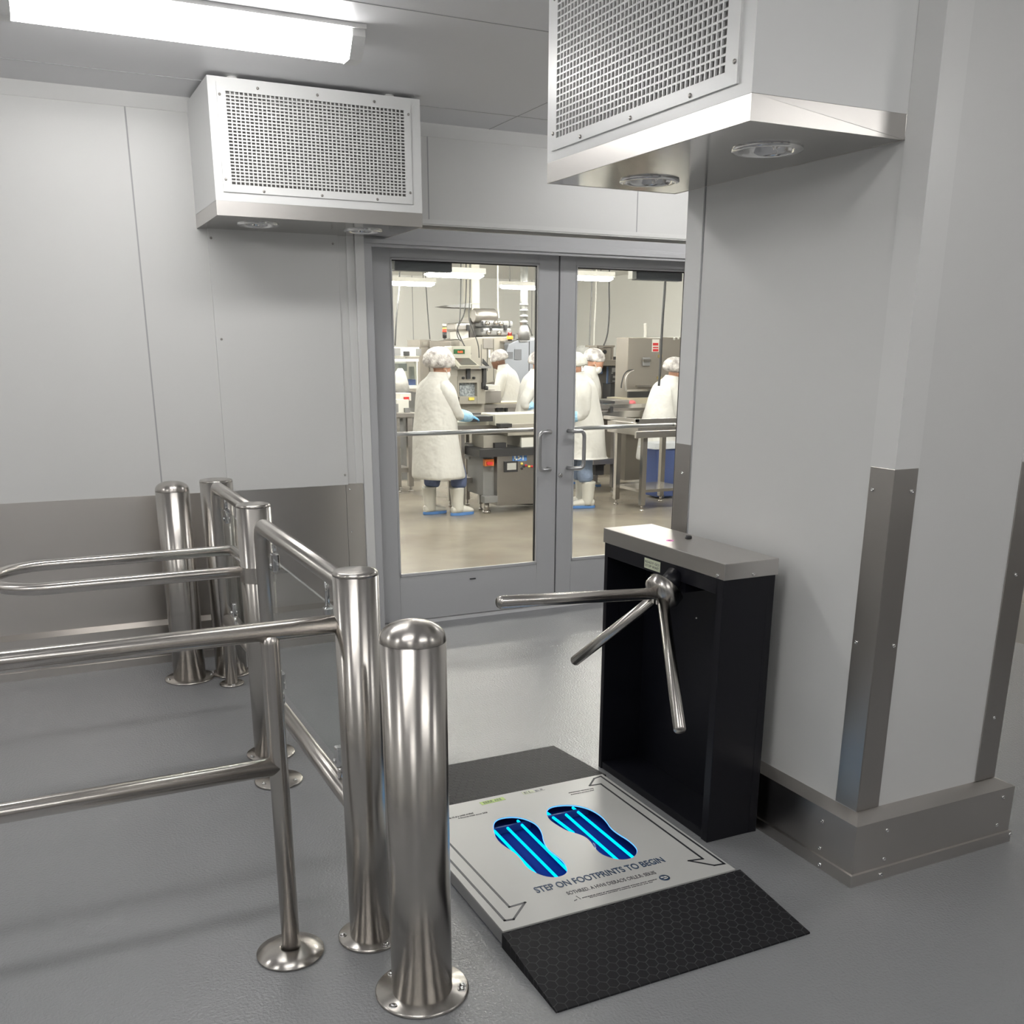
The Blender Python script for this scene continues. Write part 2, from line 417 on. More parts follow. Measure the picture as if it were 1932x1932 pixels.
# ------------------------------------------------------------------ doors
fr = MB()
fr.box(1.755, DX0, YW-.010, DYD+.05, 0, 2.235).box(DX1, 4.13, YW-.010, DYD+.05, 0, 2.235)
fr.box(1.755, 4.13, YW-.004, DYD+.05, 2.172, 2.235)
fr.box(1.755, 4.13, YW-.018, YW-.004, 2.150, 2.172).box(DX0, DX1, YW-.004, YW+.02, 2.135, 2.15)
struct(fr.build('trim_8', ALU, bevel=.0015))
def door(name, x0, x1, hx, side, gx0, gx1):
    d = thing(name, ((x0+x1)/2, DYD, 0), None, None); struct(d)
    z0, z1, gz0, gz1 = .016, 2.19, .292, 2.098
    Y0, Y1 = DYD, DYD+.045
    b = MB().box(x0, gx0, Y0, Y1, z0, z1).box(gx1, x1, Y0, Y1, z0, z1).box(gx0, gx1, Y0, Y1, z0, gz0).box(gx0, gx1, Y0, Y1, gz1, z1)
    b.build('door_frame', ALU, d, bevel=.002)
    s = .018; b = MB()   # glazing bead
    b.box(gx0-.001, gx0+s*.5, Y0-.004, Y0+.01, gz0, gz1, 0).box(gx1-s*.5, gx1+.001, Y0-.004, Y0+.01, gz0, gz1, 0)
    b.box(gx0, gx1, Y0-.004, Y0+.01, gz0, gz0+s, 0).box(gx0, gx1, Y0-.004, Y0+.01, gz1-s*.6, gz1, 0)
    b.build('glazing_bead', ALU, d, bevel=.002)
    MB().box(gx0+.009, gx0+.014, Y0+.012, Y0+.03, gz0+s, gz1-.01).box(gx1-.014, gx1-.009, Y0+.012, Y0+.03, gz0+s, gz1-.01).box(gx0+.009, gx1-.009, Y0+.012, Y0+.03, gz1-.016, gz1-.01).build('gasket', ALUD, d)
    MB().box(gx0+.009, gx1-.009, Y0+.018, Y0+.024, gz0+.01, gz1-.012).build('glass_pane', GLASS, d)
    # push bar on the far side
    yb = Y1+.06
    MB().cyl((gx0-.03, yb, 1.13), (gx1+.03, yb, 1.13), .0135, 16).cyl((gx0-.02, Y1, 1.13), (gx0-.02, yb, 1.13), .01, 12).cyl((gx1+.02, Y1, 1.13), (gx1+.02, yb, 1.13), .01, 12).build('push_bar', ALU_BAR, d)
    # pull handle, offset type
    h = MB(); zt, zb = 1.125, .895; r = .0125; o = -.085*side; yh = Y0-.055
    pts = [(hx, Y0, zt), (hx, yh+.02, zt), (hx+o*.12, yh+.004, zt), (hx+o*.35, yh, zt)]
    for k in range(7):
        a = k/6*PI/2; pts.append((hx+o*.7+o*.3*math.sin(a), yh, zt-.035*(1-math.cos(a))))
    q = [(x, y, zt+zb-z) for x, y, z in reversed(pts)]
    h.tube(pts+q, r, 14); h.build('pull_handle', ALU_BAR, d)
    return d
ALU_BAR = mat('satin_aluminium', (.50, .50, .51), .32, .9, stretch=(50, 50, 50, .03))
GAP = 3.022
d1 = door('door_1', DX0+.004, GAP-.006, 2.955, 1, 1.955, 2.885)
d2 = door('door_2', GAP+.004, DX1-.004, 3.10, -1, 3.135, 3.95)
MB().box(GAP-.006, GAP+.004, DYD+.02, DYD+.04, .016, 2.19).build('meeting_seal', ALUD, d2)
lk = at(1057, 897, 1, DYD); MB().lathe([(.016, 0), (.016, .004), (.012, .008), (.0, .008)], (lk.x, DYD, lk.z), 20, 0, (0, -1, 0)).box(lk.x-.002, lk.x+.002, DYD-.010, DYD-.008, lk.z-.007, lk.z+.007).build('lock_cylinder', CHROME, d2)
wp = at(892, 1089, 1, DYD-.004); MB().box(wp.x-.02, wp.x+.02, DYD-.006, DYD, wp.z-.012, wp.z-.007).build('weep_cover', ALUD, d1)
def closer(x0, x1, parent, bx):
    b = MB().box(x0, x1, DYD+.05, DYD+.11, 2.035, 2.11)
    for k in range(5): b.box(x0, x1, DYD+.048, DYD+.05, 2.045+k*.013, 2.049+k*.013)
    b.build('door_closer', CLS, parent)
    MB().box(min(bx, bx+.03), max(bx, bx+.03), DYD+.05, DYD+.10, 2.04, 2.10).build('closer_bracket', WPLAS, parent)
CLS = mat('closer_grey', (.16, .165, .18), .45, .3)
closer(2.00, 2.345, d1, 1.965); closer(3.60, 3.94, d2, 3.565)
tr = thing('door_threshold', (2.94, 5.6, 0), 'low grey metal threshold under the glass double doors', 'threshold')
MB().hull([(DX0, 5.54, 0), (DX0, 5.56, .012), (DX0, 5.66, .012), (DX0, 5.68, 0)], [(DX1, 5.54, 0), (DX1, 5.56, .012), (DX1, 5.66, .012), (DX1, 5.68, 0)]).build('sill', ALU, tr)

# ------------------------------------------------------------------ lamps of the near room
def lamp(x0, x1, y, z, label, M, group, wd=.17, drop=.10, along='x', name='ceiling_light'):
    t = thing(name, ((x0+x1)/2 if along == 'x' else y, y if along == 'x' else (x0+x1)/2, z), label, 'light', group)
    def pts(q, L0, L1):
        return [((L0, y+a, z+b) if along == 'x' else (y+a, L0, z+b)) for a, b in q], [((L1, y+a, z+b) if along == 'x' else (y+a, L1, z+b)) for a, b in q]
    h = wd/2
    base = [(-h-.02, 0), (-h-.02, -.014), (h+.02, -.014), (h+.02, 0)]
    a, b = pts(base, x0, x1); MB().hull(a, b).build('housing', WHITE_TRIM, t)
    df = [(-h, -.014), (-h, -.035), (-h*.82, -.058), (-h*.45, -drop), (h*.45, -drop), (h*.82, -.058), (h, -.035), (h, -.014)]
    a, b = pts(df, x0+.05, x1-.05); MB().hull(a, b).build('diffuser', M, t)
    e = [(-h-.004, -.010), (-h-.004, -.037), (-h*.84, -.062), (-h*.45, -drop-.004), (h*.45, -drop-.004), (h*.84, -.062), (h+.004, -.037), (h+.004, -.010)]
    for L0, L1 in ((x0, x0+.05), (x1-.05, x1)):
        a, b = pts(e, L0, L1); MB().hull(a, b).build('end_cap', WHITE_TRIM, t)
    return t
lamp(.09, 1.33, 4.08, CH, 'long white ceiling light on the ceiling above the railings', LIT, None)
for i, (x, y) in enumerate(((-2.3, 4.08), (-2.3, 1.5), (.0, 1.5), (-1.1, -1.2), (1.6, .1), (4.2, -.4), (3.9, 4.3))):
    lamp(x-.62, x+.62, y, CH, 'long white ceiling light of the same room, outside the picture', LIT, 'ceiling lights out of the picture')

# ------------------------------------------------------------------ overhead air units
def air_unit(origin, L, D, H, T, rz, label, grille, seam_in, lamps, pucks):
    """local frame: x along the front, y depth (0 front, D at wall), z up from the bottom"""
    t = thing('air_unit', origin, label, 'air handling unit', 'white overhead air units with grilles', rz)
    M = Matrix.Translation(origin) @ Matrix.Rotation(rz, 4, 'Z')
    def bld(mb, name, m_, parent, bevel=0):
        mb.v = [tuple(M @ Vector(v)) for v in mb.v]; return mb.build(name, m_, parent, bevel)
    g = grille   # (x0,x1,z0,z1) hole field, frame margins
    f0 = grille[4]
    fx0, fx1, fz0, fz1 = g[0]-f0[0], g[1]+f0[1], g[2]-f0[2], g[3]+f0[3]
    hs = .007
    # casing with an opening behind the grille
    b = MB().box(0, L, .03, D, T, H).box(0, g[0]-.01, 0, .03, T, H).box(g[1]+.01, L, 0, .03, T, H).box(g[0]-.01, g[1]+.01, 0, .03, T, g[2]-.01).box(g[0]-.01, g[1]+.01, 0, .03, g[3]+.01, H)
    bld(b, 'casing', WHITE_UNIT, t)
    # perforated grille plate: frame margins and bars
    gp = MB().box(fx0, g[0], -hs, 0, fz0, fz1).box(g[1], fx1, -hs, 0, fz0, fz1).box(g[0], g[1], -hs, 0, fz0, g[2]).box(g[0], g[1], -hs, 0, g[3], fz1)
    nx, nz = g[5], g[6]; bw = .0026
    for i in range(1, nx): x = g[0]+(g[1]-g[0])*i/nx; gp.box(x-bw, x+bw, -hs, -.001, g[2], g[3])
    for i in range(1, nz): z = g[2]+(g[3]-g[2])*i/nz; gp.box(g[0], g[1], -hs*.95, -.0015, z-bw, z+bw)
    gr = bld(gp, 'grille', WHITE_UNIT, t)
    bld(MB().box(g[0]-.01, g[1]+.01, .010, .022, g[2]-.01, g[3]+.01), 'filter', FILTER, t)
    for (x, z) in [(fx0+.012, fz0+.05), (fx0+.012, fz1-.05), (fx1-.012, fz0+.05), (fx1-.012, fz1-.05)]+[(fx0+(fx1-fx0)*q, zz) for q in (.2, .5, .8) for zz in (fz0+.011, fz1-.011)]:
        s = MB().lathe([(.006, 0), (.006, .002), (.004, .004), (.0, .004)], (x, -hs, z), 10, 0, (0, -1, 0)); bld(s, 'screw', DKSTEEL, gr)
    # stainless bottom tray
    bld(MB().box(0, L, 0, .0035, 0, T).box(0, .0035, 0, D, 0, T).box(L-.0035, L, 0, D, 0, T).box(0, L, D-.004, D, 0, T), 'stainless_skirt', STEELC, t, .001)
    holed('bottom_plate', [(.003, .003), (L-.003, .003), (L-.003, D-.004), (.003, D-.004)], [circle(x, y, .085) for x, y in lamps], 0.001, .004, STEEL_BOT, t, M)
    for x, y in lamps:
        r = .098
        b = MB().lathe([(r, .001), (r, -.004), (r-.012, -.007), (r-.022, -.004), (r-.026, .004), (r-.034, .028), (r-.05, .040), (.028, .046), (.024, .040), (0.0, .040)], (x, y, 0), 40, 0, (0, 0, 1), cap=False)
        q = bld(b, 'air_nozzle', CHROME, t)
        bld(MB().lathe([(.020, .039), (.020, .030), (.0, .027)], (x, y, 0), 20), 'nozzle_hub', DKSTEEL, q)
    for x in pucks:
        b = MB().lathe([(.03, 0), (.03, .008), (.022, .012), (.022, CH-origin[2]-H)], (x, .06, H), 20); bld(b, 'hanger', WHITE_TRIM, t)
    return t
WHITE_UNIT = mat('white_unit_metal', (.76, .765, .76), .33)
STEEL_BOT = mat('mirror_steel', (.50, .49, .475), .14, 1.)
# left unit: front at y = 4.88
YF = 4.88; zb = 2.178
a = at(407.3, 375.2, 1, YF); b_ = at(796.7, 402.8, 1, YF)
X0, X1 = a.x, b_.x; UL = X1-X0
def lf(x, y): p = at(x, y, 1, YF); return p.x-X0, p.z-zb
gx0, _ = lf(431, 260); gx1, _ = lf(763, 290); gz1 = (lf(425.3, 171.4)[1]+lf(761, 209)[1])/2; gz0 = (lf(438.5, 346.3)[1]+lf(765.7, 373)[1])/2
HL = (lf(383.7, 140)[1]+lf(792.3, 187.8)[1])/2
dl1 = at(487, 424, 2, zb); dl2 = at(685, 436, 2, zb)
air_unit((X0, YF, zb), UL, YW-YF, HL, .062, 0, 'white grille-fronted air unit on the back wall left of the glass doors',
         (gx0, gx1, gz0, gz1, (.038, .034, .032, .034), 42, 27), 0, [(dl1.x-X0, dl1.y-YF), (dl2.x-X0, dl2.y-YF)], (.12, UL-.13))
# right unit on the stub wall: front faces -X ; local x runs toward -Y (rz=-90deg)
XF, zr, RY0, RY1 = 1.69, 2.139, 2.163, 3.22
def rf(x, y): p = at(x, y, 0, XF); return RY1-p.y, p.z-zr
ga = rf(1056.9, 16.9); gb = rf(1051.6, 260.5); gc = rf(1371.5, 138.5)
g_x0, g_x1, g_z0 = (ga[0]+gb[0])/2, gc[0], (gb[1]+gc[1])/2
RL = RY1-RY0
air_unit((XF, RY1, zr), RL, PX0-XF, CH-zr-.03, .062, -PI/2, 'white air unit with a square-hole grille mounted high on the wall stub at the right',
         (g_x0, g_x1, g_z0, .545, (.032, .05, .034, .03), 42, 21), 0, [(RY1-2.43, 1.965-XF), (RY1-3.02, 1.965-XF)], (.15, RL-.15))

# ------------------------------------------------------------------ posts, rails, gate
def flange(b, cx, cy, r, h=.010):
    b.lathe([(r-.004, 0), (r, .002), (r, h-.003), (r-.004, h), (0, h)], (cx, cy, 0), 56)
def post_thing(name, cx, cy, r, h, fr_, label, cat, dome, screws, group, fh=.010):
    t = thing(name, (cx, cy, 0), label, cat, group)
    MB().lathe([(r, .004), (r, h-(.046 if dome else .012))], (cx, cy, 0), 64).build('post', STEEL, t)
    if dome:
        b = MB(); R0 = .05; hh = .042
        prof = [(r, h-.048), (r, h-hh)]
        for k in range(1, 9):
            a_ = k/8*PI/2; prof.append((r*math.cos(a_)**.85 if k < 8 else 0, h-hh+hh*math.sin(a_)**.95))
        b.lathe(prof, (cx, cy, 0), 64, cap=False).build('domed_cap', STEEL, t)
    else:
        MB().lathe([(r, h-.0115), (r, h-.006), (r-.004, h-.001), (r-.009, h), (0, h)], (cx, cy, 0), 64).lathe([(r-.0012, h-.013), (r-.0012, h-.011)], (cx, cy, 0), 64).build('flat_cap', STEEL, t)
    b = MB(); flange(b, cx, cy, fr_, fh); fo = b.build('floor_flange', STEEL, t)
    for a_ in screws:
        rr = (r+fr_)/2+.004; x, y = cx+rr*math.cos(a_), cy+rr*math.sin(a_)
        MB().lathe([(.011, fh), (.011, fh+.0012), (.008, fh+.0012), (.008, fh+.0002)], (x, y, 0), 16, cap=False).lathe([(.0065, fh), (.0065, fh+.004), (.004, fh+.006), (0, fh+.006)], (x, y, 0), 12).build('anchor_screw', CHROME, fo)
    return t
def ang(px_, py_, cx, cy): p = at(px_, py_, 2, .01); return math.atan2(p.y-cy, p.x-cx)
FC = (.766, 2.109)
post_thing('bollard', *FC, .0785, 1.0, .122, 'large domed stainless bollard in the front, nearest to the footprint plate', 'bollard', True,
           [ang(723, 1830, *FC), ang(755, 1889, *FC), ang(869, 1859, *FC), ang(723, 1830, *FC)+PI+.5], 'domed stainless bollards')
AC = (.625, 5.045)
post_thing('bollard', *AC, .079, 1.0, .122, 'domed stainless bollard standing far back by the steel kick plate', 'bollard', True,
           [ang(318, 1282, *AC), ang(398, 1272, *AC), PI/2], 'domed stainless bollards')
EC = (.725, 2.41)
tE = post_thing('rail_post', *EC, .0585, 1.066, .092, 'flat-topped stainless post where the front railing meets the glass-panel rail', 'post', False,
           [ang(658, 1763, *EC), ang(720, 1775, *EC), PI/3], 'flat-topped stainless posts')
CC = (.772, 3.875)
tC = post_thing('rail_post', *CC, .0655, 1.038, .098, 'flat-topped stainless post that carries the looped swing gate', 'post', False,
           [ang(475, 1428, *CC), PI/4, -PI/3], 'flat-topped stainless posts')
BC = (.834, 5.045)
tB = post_thing('rail_post', *BC, .079, .998, .098, 'flat-topped stainless post farthest back, right of the far bollard', 'post', False,
           [ang(398, 1268, *BC), 0.2], 'flat-topped stainless posts')

def hoop(t, x, y0, y1, zt, r, leg, low_z, clamps, gy0, gy1, gz0, gz1, fl_r=.0):
    """rail in the plane X=x from a bent leg at y1 (far) to the post at y0 (near)"""
    R_ = .055; pts = [(x, y0, zt), (x, y1-R_, zt)]
    for k in range(1, 9): a_ = k/8*PI/2; pts.append((x, y1-R_+R_*math.sin(a_), zt-R_*(1-math.cos(a_))))
    pts.append((x, y1, 0.006))
    MB().tube(pts, r, 24).build('handrail_hoop', STEELY, t)
    MB().cyl((x, y0, low_z), (x, y1, low_z), r*.95, 24).build('lower_rail', STEELY, t)
    if fl_r:
        b = MB(); flange(b, x, y1, fl_r); f = b.build('floor_flange', STEEL, t)
        for a_ in (ang(497, 1479, x, y1), ang(562, 1472, x, y1), PI/2): screw((x+fl_r*.75*math.cos(a_), y1+fl_r*.75*math.sin(a_), .01), (0, 0, 1), f, .008)
    MB().box(x-.004, x+.004, gy0, gy1, gz0, gz1).build('glass_panel', GLASS2, t)
    for (cy, cz) in clamps:
        c_ = MB(); sgn = -1
        c_.box(x-.013, x+.013, cy-.016, cy+.016, cz-.033, cz+.033); c = c_.build('glass_clamp', CHROME, t, bevel=.006)
        MB().lathe([(.009, 0), (.009, .004), (.005, .007), (0, .007)], (x-.013, cy, cz-.012), 16, 0, (-1, 0, 0)).build('clamp_screw', CHROME, c)
        s = 1 if cz > (gz0+gz1)/2 else -1
        MB().cyl((x, cy, cz+s*.02), (x, cy, zt if s > 0 else low_z), .007, 12).build('clamp_stem', CHROME, c)
HX = .738
t = thing('glass_rail_panel', (HX, 3.0, 0), 'bent stainless handrail with glass panel between the gate post and the near flat-topped post', 'railing', 'handrail hoops with glass panels')
hoop(t, HX, EC[1]+.05, 3.59, 1.0, .0285, .0, .34, [(2.74, .86), (3.40, .90), (2.70, .44), (3.42, .46)], 2.62, 3.50, .43, .905, .092)
t = thing('glass_rail_panel', (.80, 4.5, 0), 'bent stainless handrail with glass panel between the two rear flat-topped posts', 'railing', 'handrail hoops with glass panels')
hoop(t, .80, CC[1]+.05, 4.86, .985, .0285, .0, .34, [(4.15, .88), (4.62, .88), (4.15, .44), (4.62, .44)], 4.02, 4.78, .43, .90, .06)

# front railing leaving the picture at the left
t = thing('front_railing', (-.3, 2.43, 0), 'two-bar stainless railing crossing the lower left, joined to the near flat-topped post', 'railing')
yr = 2.425
MB().cyl((-1.9, yr, .927), (EC[0]-.05, yr, .927), .0245, 28).build('top_rail', STEELX, t)
MB().cyl((-1.9, yr, .562), (.50, yr, .562), .0245, 28).build('middle_rail', STEELX, t)
gl = MB().lathe([(.0245, .008), (.0245, .895), (.0245, .917)], (.50, yr, 0), 40).build('support_leg', STEEL, t)
MB().lathe([(.088, 0), (.092, .003), (.092, .008), (.06, .017), (.03, .021), (.0252, .021), (.0252, .0)], (.497, yr, 0), 56).build('base_cover', STEEL, t)
MB().lathe([(.0245, .008), (.0245, .917)], (-1.4, yr, 0), 30).lathe([(.085, 0), (.085, .01), (.03, .018)], (-1.4, yr, 0), 40).build('support_leg', STEEL, t)

# looped swing gate
t = thing('swing_gate', (.77, 4.0, .765), 'horizontal stainless loop arm of the swing gate, pointing left from the gate post', 'gate')
zg = .767; y0g, y1g = 3.925, 4.385; xr_, xl_ = .775, -.135
pts = [(xr_-.0, y0g+.012, zg), (xr_-.02, y0g, zg)]
pts += [(xl_+.23, y0g, zg)]
for k in range(0, 13): a_ = k/12*PI; pts.append((xl_+.16-.20*math.sin(a_), (y0g+y1g)/2-(y1g-y0g)/2*math.cos(a_), zg))
pts += [(xl_+.23, y1g, zg), (xr_-.02, y1g, zg), (xr_-.0, y1g-.012, zg)]
MB().tube(pts, .0225, 20, closed=True).build('loop_arm', STEELX, t)
MB().lathe([(.070, zg-.03), (.070, zg+.03)], (CC[0], CC[1], 0), 48, cap=False).box(.72, .80, 3.90, 3.935, zg-.018, zg+.018).build('pivot_collar', STEEL, t)

# ------------------------------------------------------------------ turnstile cabinet
TX0, TX1, TY0, TY1, TZ = 1.93, 2.135, 2.452, 3.175, .968
t = thing('turnstile', (2.03, 2.81, 0), 'black cabinet tripod turnstile with brushed steel top beside the footprint plate', 'turnstile')
b = MB()
b.box(TX0, TX1, TY0, TY0+.035, 0, .915)      # near end wall
b.box(TX0, TX1, TY1-.022, TY1, 0, .915)
b.box(TX1-.03, TX1, TY0, TY1, 0, .915).box(TX0+.004, TX1, TY0+.035, TY1-.022, 0, .03).box(TX0, TX1, TY0+.035, TY1-.022, .862, .915)
b.build('cabinet', BLACK, t, bevel=.002)
MB().box(TX0-.004, TX1+.006, TY0-.006, TY1+.006, .914, TZ).build('top_cover', STEELC, t, bevel=.002)
top = MB()
for (sx, sy, r, M_, nm) in ((1264, 1020, .013, 'pink', 'reader_window'), (1299, 1015.5, .012, 'dark', 'sensor_button')):
    p = at(sx, sy, 2, TZ)
    if nm == 'reader_window':
        MB().lathe([(r, 0), (r, .001), (r*.65, .001), (r*.65, .0004)], (p.x, p.y, TZ), 24, cap=False).build('pink_ring', mat('pink_ring', (.8, .2, .55), .4, emit=(.9, .2, .6), es=.4), t)
        MB().lathe([(r*.6, 0), (r*.6, .0006), (0, .0006)], (p.x, p.y, TZ), 24).build(nm, DARK, t)
    else: MB().lathe([(r, 0), (r, .006), (r*.8, .009), (0, .009)], (p.x, p.y, TZ), 24).build(nm, DARK, t)
screw(at(1421, 1083, 1, TY0-.006), (0, -1, 0), t, .006); screw(at(1354.5, 1086, 0, TX0-.004), (-1, 0, 0), t, .006)
# label on the header
p0 = at(1216, 1057, 0, TX0-.001); p1 = at(1245, 1080, 0, TX0-.001)
lz = .888; lb = MB().box(TX0-.0015, TX0, p1.y, p0.y, lz-.018, lz+.018).build('data_label', LABEL, t, bevel=.0005)
for k, s_ in enumerate(('READY GO', 'STOP WAIT')):
    W = Matrix(((0, 0, -1, TX0-.0018), (-1, 0, 0, p0.y-.006), (0, 1, 0, lz+.002-k*.013), (0, 0, 0, 1)))
    text('label_text', s_, .012, GREYLINE, W, t, (p0.y-p1.y)-.012, .0002)
# tripod head and arms
hub = Vector((1.875, 2.708, .824)); ax = Vector((-.74, -.10, -.66)).normalized()
hb = MB().lathe([(.062, -.030), (.067, -.026), (.067, .002), (.062, .009), (.046, .022), (.030, .028), (0, .029)], hub, 48, 0, ax)
hb.build('tripod_head', STEEL, t, bevel=0)
MB().cyl(hub-ax*.085, hub-ax*.02, .034, 30).box(TX0+.004, TX1-.03, hub.y-.05, hub.y+.05, .83, .862).build('drive_housing', BLACK, t)
def tip(px_, py_, L, s):
    d = (at(px_, py_, 2, 0)-Vector((0, 0, HC))).normalized(); o_ = Vector((0, 0, HC))-hub
    b2 = o_.dot(d); D_ = b2*b2-(o_.dot(o_)-L*L)
    D_ = max(D_, 0); k = -b2+s*math.sqrt(D_); return Vector((0, 0, HC))+d*k
arms = [at(940, 1136.5, 1, 2.60), tip(1083, 1248, .52, 1), tip(1283, 1380, .53, -1)]
for e in arms:
    d = (e-hub).normalized(); s0 = hub+d*.030
    a_ = MB().lathe([(.0195, 0), (.0195, (e-s0).length-.006), (.0165, (e-s0).length-.001), (0, (e-s0).length)], s0, 28, 0, d)
    a_.build('tripod_arm', STEELX if e is arms[0] else STEEL, t)
for k in (-1, 1):
    q = hub+ax*.030+Vector((0, .012*k, -.006)); MB().box(q.x-.006, q.x-.002, q.y-.006, q.y+.006, q.z-.008, q.z+.006).build('head_screw', CHROME, t)
MB().lathe([(.003, 0), (.003, .003), (0, .003)], at(1314.5, 1166, 0, TX1-.03), 10, 0, (-1, 0, 0)).build('indicator_dot', WPLAS, t)

# ------------------------------------------------------------------ footprint plate with ramps
PZ = .050
QX0, QX1, QY0, QY1 = 1.040, 1.846, 2.195, 3.005
t = thing('footprint_scanner', (1.44, 2.6, 0), 'grey step-on plate with two glowing blue footprints on the floor by the turnstile', 'sanitizing plate')
def rp(X, Y): p = at(840+X*.31056, 1400+Y*.31056, 2, PZ); return (p.x, p.y)
Lf = [(290, 500), (310, 470), (360, 455), (430, 452), (500, 468), (560, 500), (590, 550), (597, 600), (625, 650), (680, 690), (725, 730), (745, 775), (735, 800), (700, 817), (650, 823), (590, 812), (530, 785), (490, 755), (460, 710), (420, 670), (370, 640), (325, 605), (297, 560)]
Rf = [(612, 430), (625, 400), (670, 385), (740, 380), (810, 385), (880, 405), (940, 440), (980, 480), (1005, 520), (1050, 555), (1110, 590), (1160, 635), (1170, 665), (1150, 697), (1110, 712), (1060, 715), (1000, 702), (945, 680), (905, 640), (880, 600), (850, 575), (800, 555), (740, 540), (680, 505), (630, 470)]
def smoothloop(P, it=2):
    for _ in range(it):
        Q = []
        for i in range(len(P)):
            a, b2 = P[i], P[(i+1) % len(P)]
            Q += [(a[0]*.75+b2[0]*.25, a[1]*.75+b2[1]*.25), (a[0]*.25+b2[0]*.75, a[1]*.25+b2[1]*.75)]
        P = Q
    return P
LH = smoothloop([rp(*p) for p in Lf]); RH = smoothloop([rp(*p) for p in Rf])
holed('top_plate', [(QX0, QY0), (QX1, QY0), (QX1, QY1), (QX0, QY1)], [LH, RH], PZ-.006, PZ, LGREY, t)
b = MB().box(QX0, QX0+.004, QY0, QY1, .006, PZ-.006).box(QX1-.004, QX1, QY0, QY1, .006, PZ-.006).box(QX0, QX1, QY0, QY0+.004, .01, PZ-.006).box(QX0, QX1, QY1-.004, QY1, .01, PZ-.006)
b.build('side_skirt', mat('plate_edge', (.40, .40, .40), .3, .6), t)
MB().box(QX0+.004, QX1-.004, QY0+.004, QY1-.004, .0, .006).build('base_tray', mat('tray_blue_black', (.008, .03, .20), .8, spec=.1), t)
for hole in (LH, RH):
    xs = [p[0] for p in hole]; ys = [p[1] for p in hole]
    # emissive line standing in for the tubes' blue light spilling on the edge
    ed = MB().tube([(x, y, PZ-.003) for x, y in hole], .0016, 6, closed=True).build('edge_glow', emission('edge_glow', (.10, .38, 1.), 2.2) if 'edge_glow' not in MATS else MATS['edge_glow'], t)
TUBES = [[(292, 530, 565, 815), (380, 520, 675, 815), (443, 478, 738, 770)], [(622, 430, 775, 545), (725, 430, 1045, 712), (778, 398, 1140, 697)]]
for fi, grp in enumerate(TUBES):
    hole = (LH, RH)[fi]; ys = [p[1] for p in hole]; ylo, yhi = min(ys), max(ys)
    for (x0, y0, x1, y1) in grp:
        a = at(840+x0*.31056, 1400+y0*.31056, 2, .028); b2 = at(840+x1*.31056, 1400+y1*.31056, 2, .028)
        MB().cyl(a+(a-b2)*.01-Vector((0, 0, .002)), b2+(b2-a)*.03-Vector((0, 0, .002)), .0046, 10).build('light_tube', UV, t)
    xs = [p[0] for p in hole]
    MB().box(min(xs)-.01, max(xs)+.01, yhi-.036, yhi-.028, .008, .034).build('tube_holder', mat('holder_blue', (.03, .05, .2), .4), t)
for hole in (LH, RH):
    h_ = holed('footprint_window', [(sum(p[0] for p in hole)/len(hole)+(x-sum(p[0] for p in hole)/len(hole))*.995, y) for x, y in hole], [], PZ-.005, PZ-.002, GLASS3, t)
# markings
def ribbon(pts, wd, M, name, closed=True):
    b = MB(); n = len(pts); P = [Vector((*p, 0)) for p in pts]
    rng = range(n) if closed else range(n-1)
    for i in rng:
        a, c_ = P[i], P[(i+1) % n]; d = (c_-a).normalized(); nn = Vector((-d.y, d.x, 0))*wd/2; e = d*wd/2
        q = [a-e+nn, a-e-nn, c_+e-nn, c_+e+nn]
        b.add([(p.x, p.y, PZ+.0003) for p in q]+[(p.x, p.y, PZ+.0009) for p in q], [(0, 1, 2, 3), (7, 6, 5, 4), (0, 4, 5, 1), (1, 5, 6, 2), (2, 6, 7, 3), (3, 7, 4, 0)])
    return b.build(name, M, t, fix=False)
AR = [rp(*p) for p in ((878, 265), (905, 222), (945, 208), (1695, 740), (1635, 750), (1480, 722), (1565, 710), (945, 255))]
ribbon(AR, .0070, DARKLINE, 'arrow_marking')
# left arrow: near end read off the photo, far end mirrors the right one
XM = (QX0+QX1)
nl = [rp(*p) for p in ((390, 1003), (485, 975), (415, 1077), (362, 1085))]
far = [(XM-x, y) for x, y in AR[:3]]; fi = (XM-AR[7][0], AR[7][1])
AL = [nl[0], nl[1], nl[2], nl[3], (nl[3][0]-.012, far[2][1]), far[1], far[0], (nl[0][0]-.012, fi[1])]
ribbon(AL, .0070, GREYLINE, 'arrow_marking')
def plate_text(s, pa, pb, size, M, name='plate_text', bold=0.):
    a = rp(*pa); b2 = rp(*pb); dx, dy = b2[0]-a[0], b2[1]-a[1]; L_ = math.hypot(dx, dy); an = math.atan2(dy, dx)
    W = Matrix.Translation((a[0], a[1], PZ+.0008)) @ Matrix.Rotation(an, 4, 'Z')
    return text(name, s, size, M, W, t, L_, .0004, bold)
plate_text('STEP ON FOOTPRINTS TO BEGIN', (560, 918), (1340, 727), .046, BLUETXT, bold=.0006)
plate_text('SOTHRED. A HVHI DIERAOS ORLE.R: SEKIIS', (748, 930), (1285, 800), .026, GREYLINE)
plate_text('smorecoirea ooers or sorionionreoe roonriol orioroeo aroror ooooaror', (835, 950), (1290, 835), .0085, GREYLINE)
plate_text('oonrorriooore ooroeior erooiorne ooorerior orio oor', (880, 948), (1265, 852), .0065, GREYLINE)
plate_text('~ /', (798, 972), (830, 950), .03, GREYLINE)
plate_text('ossoreoeoorsoos ooiorooroor ooore', (752, 312), (902, 284), .011, GREYLINE)
plate_text('orooororo ooroors eroo', (765, 322), (905, 294), .009, GREYLINE)
plate_text('Ei 13 al a cotisi orelisd', (28, 468), (172, 434), .014, GREYLINE)
plate_text('A Socorsa tratal auvos 2020', (80, 468), (258, 430), .011, GREYLINE)
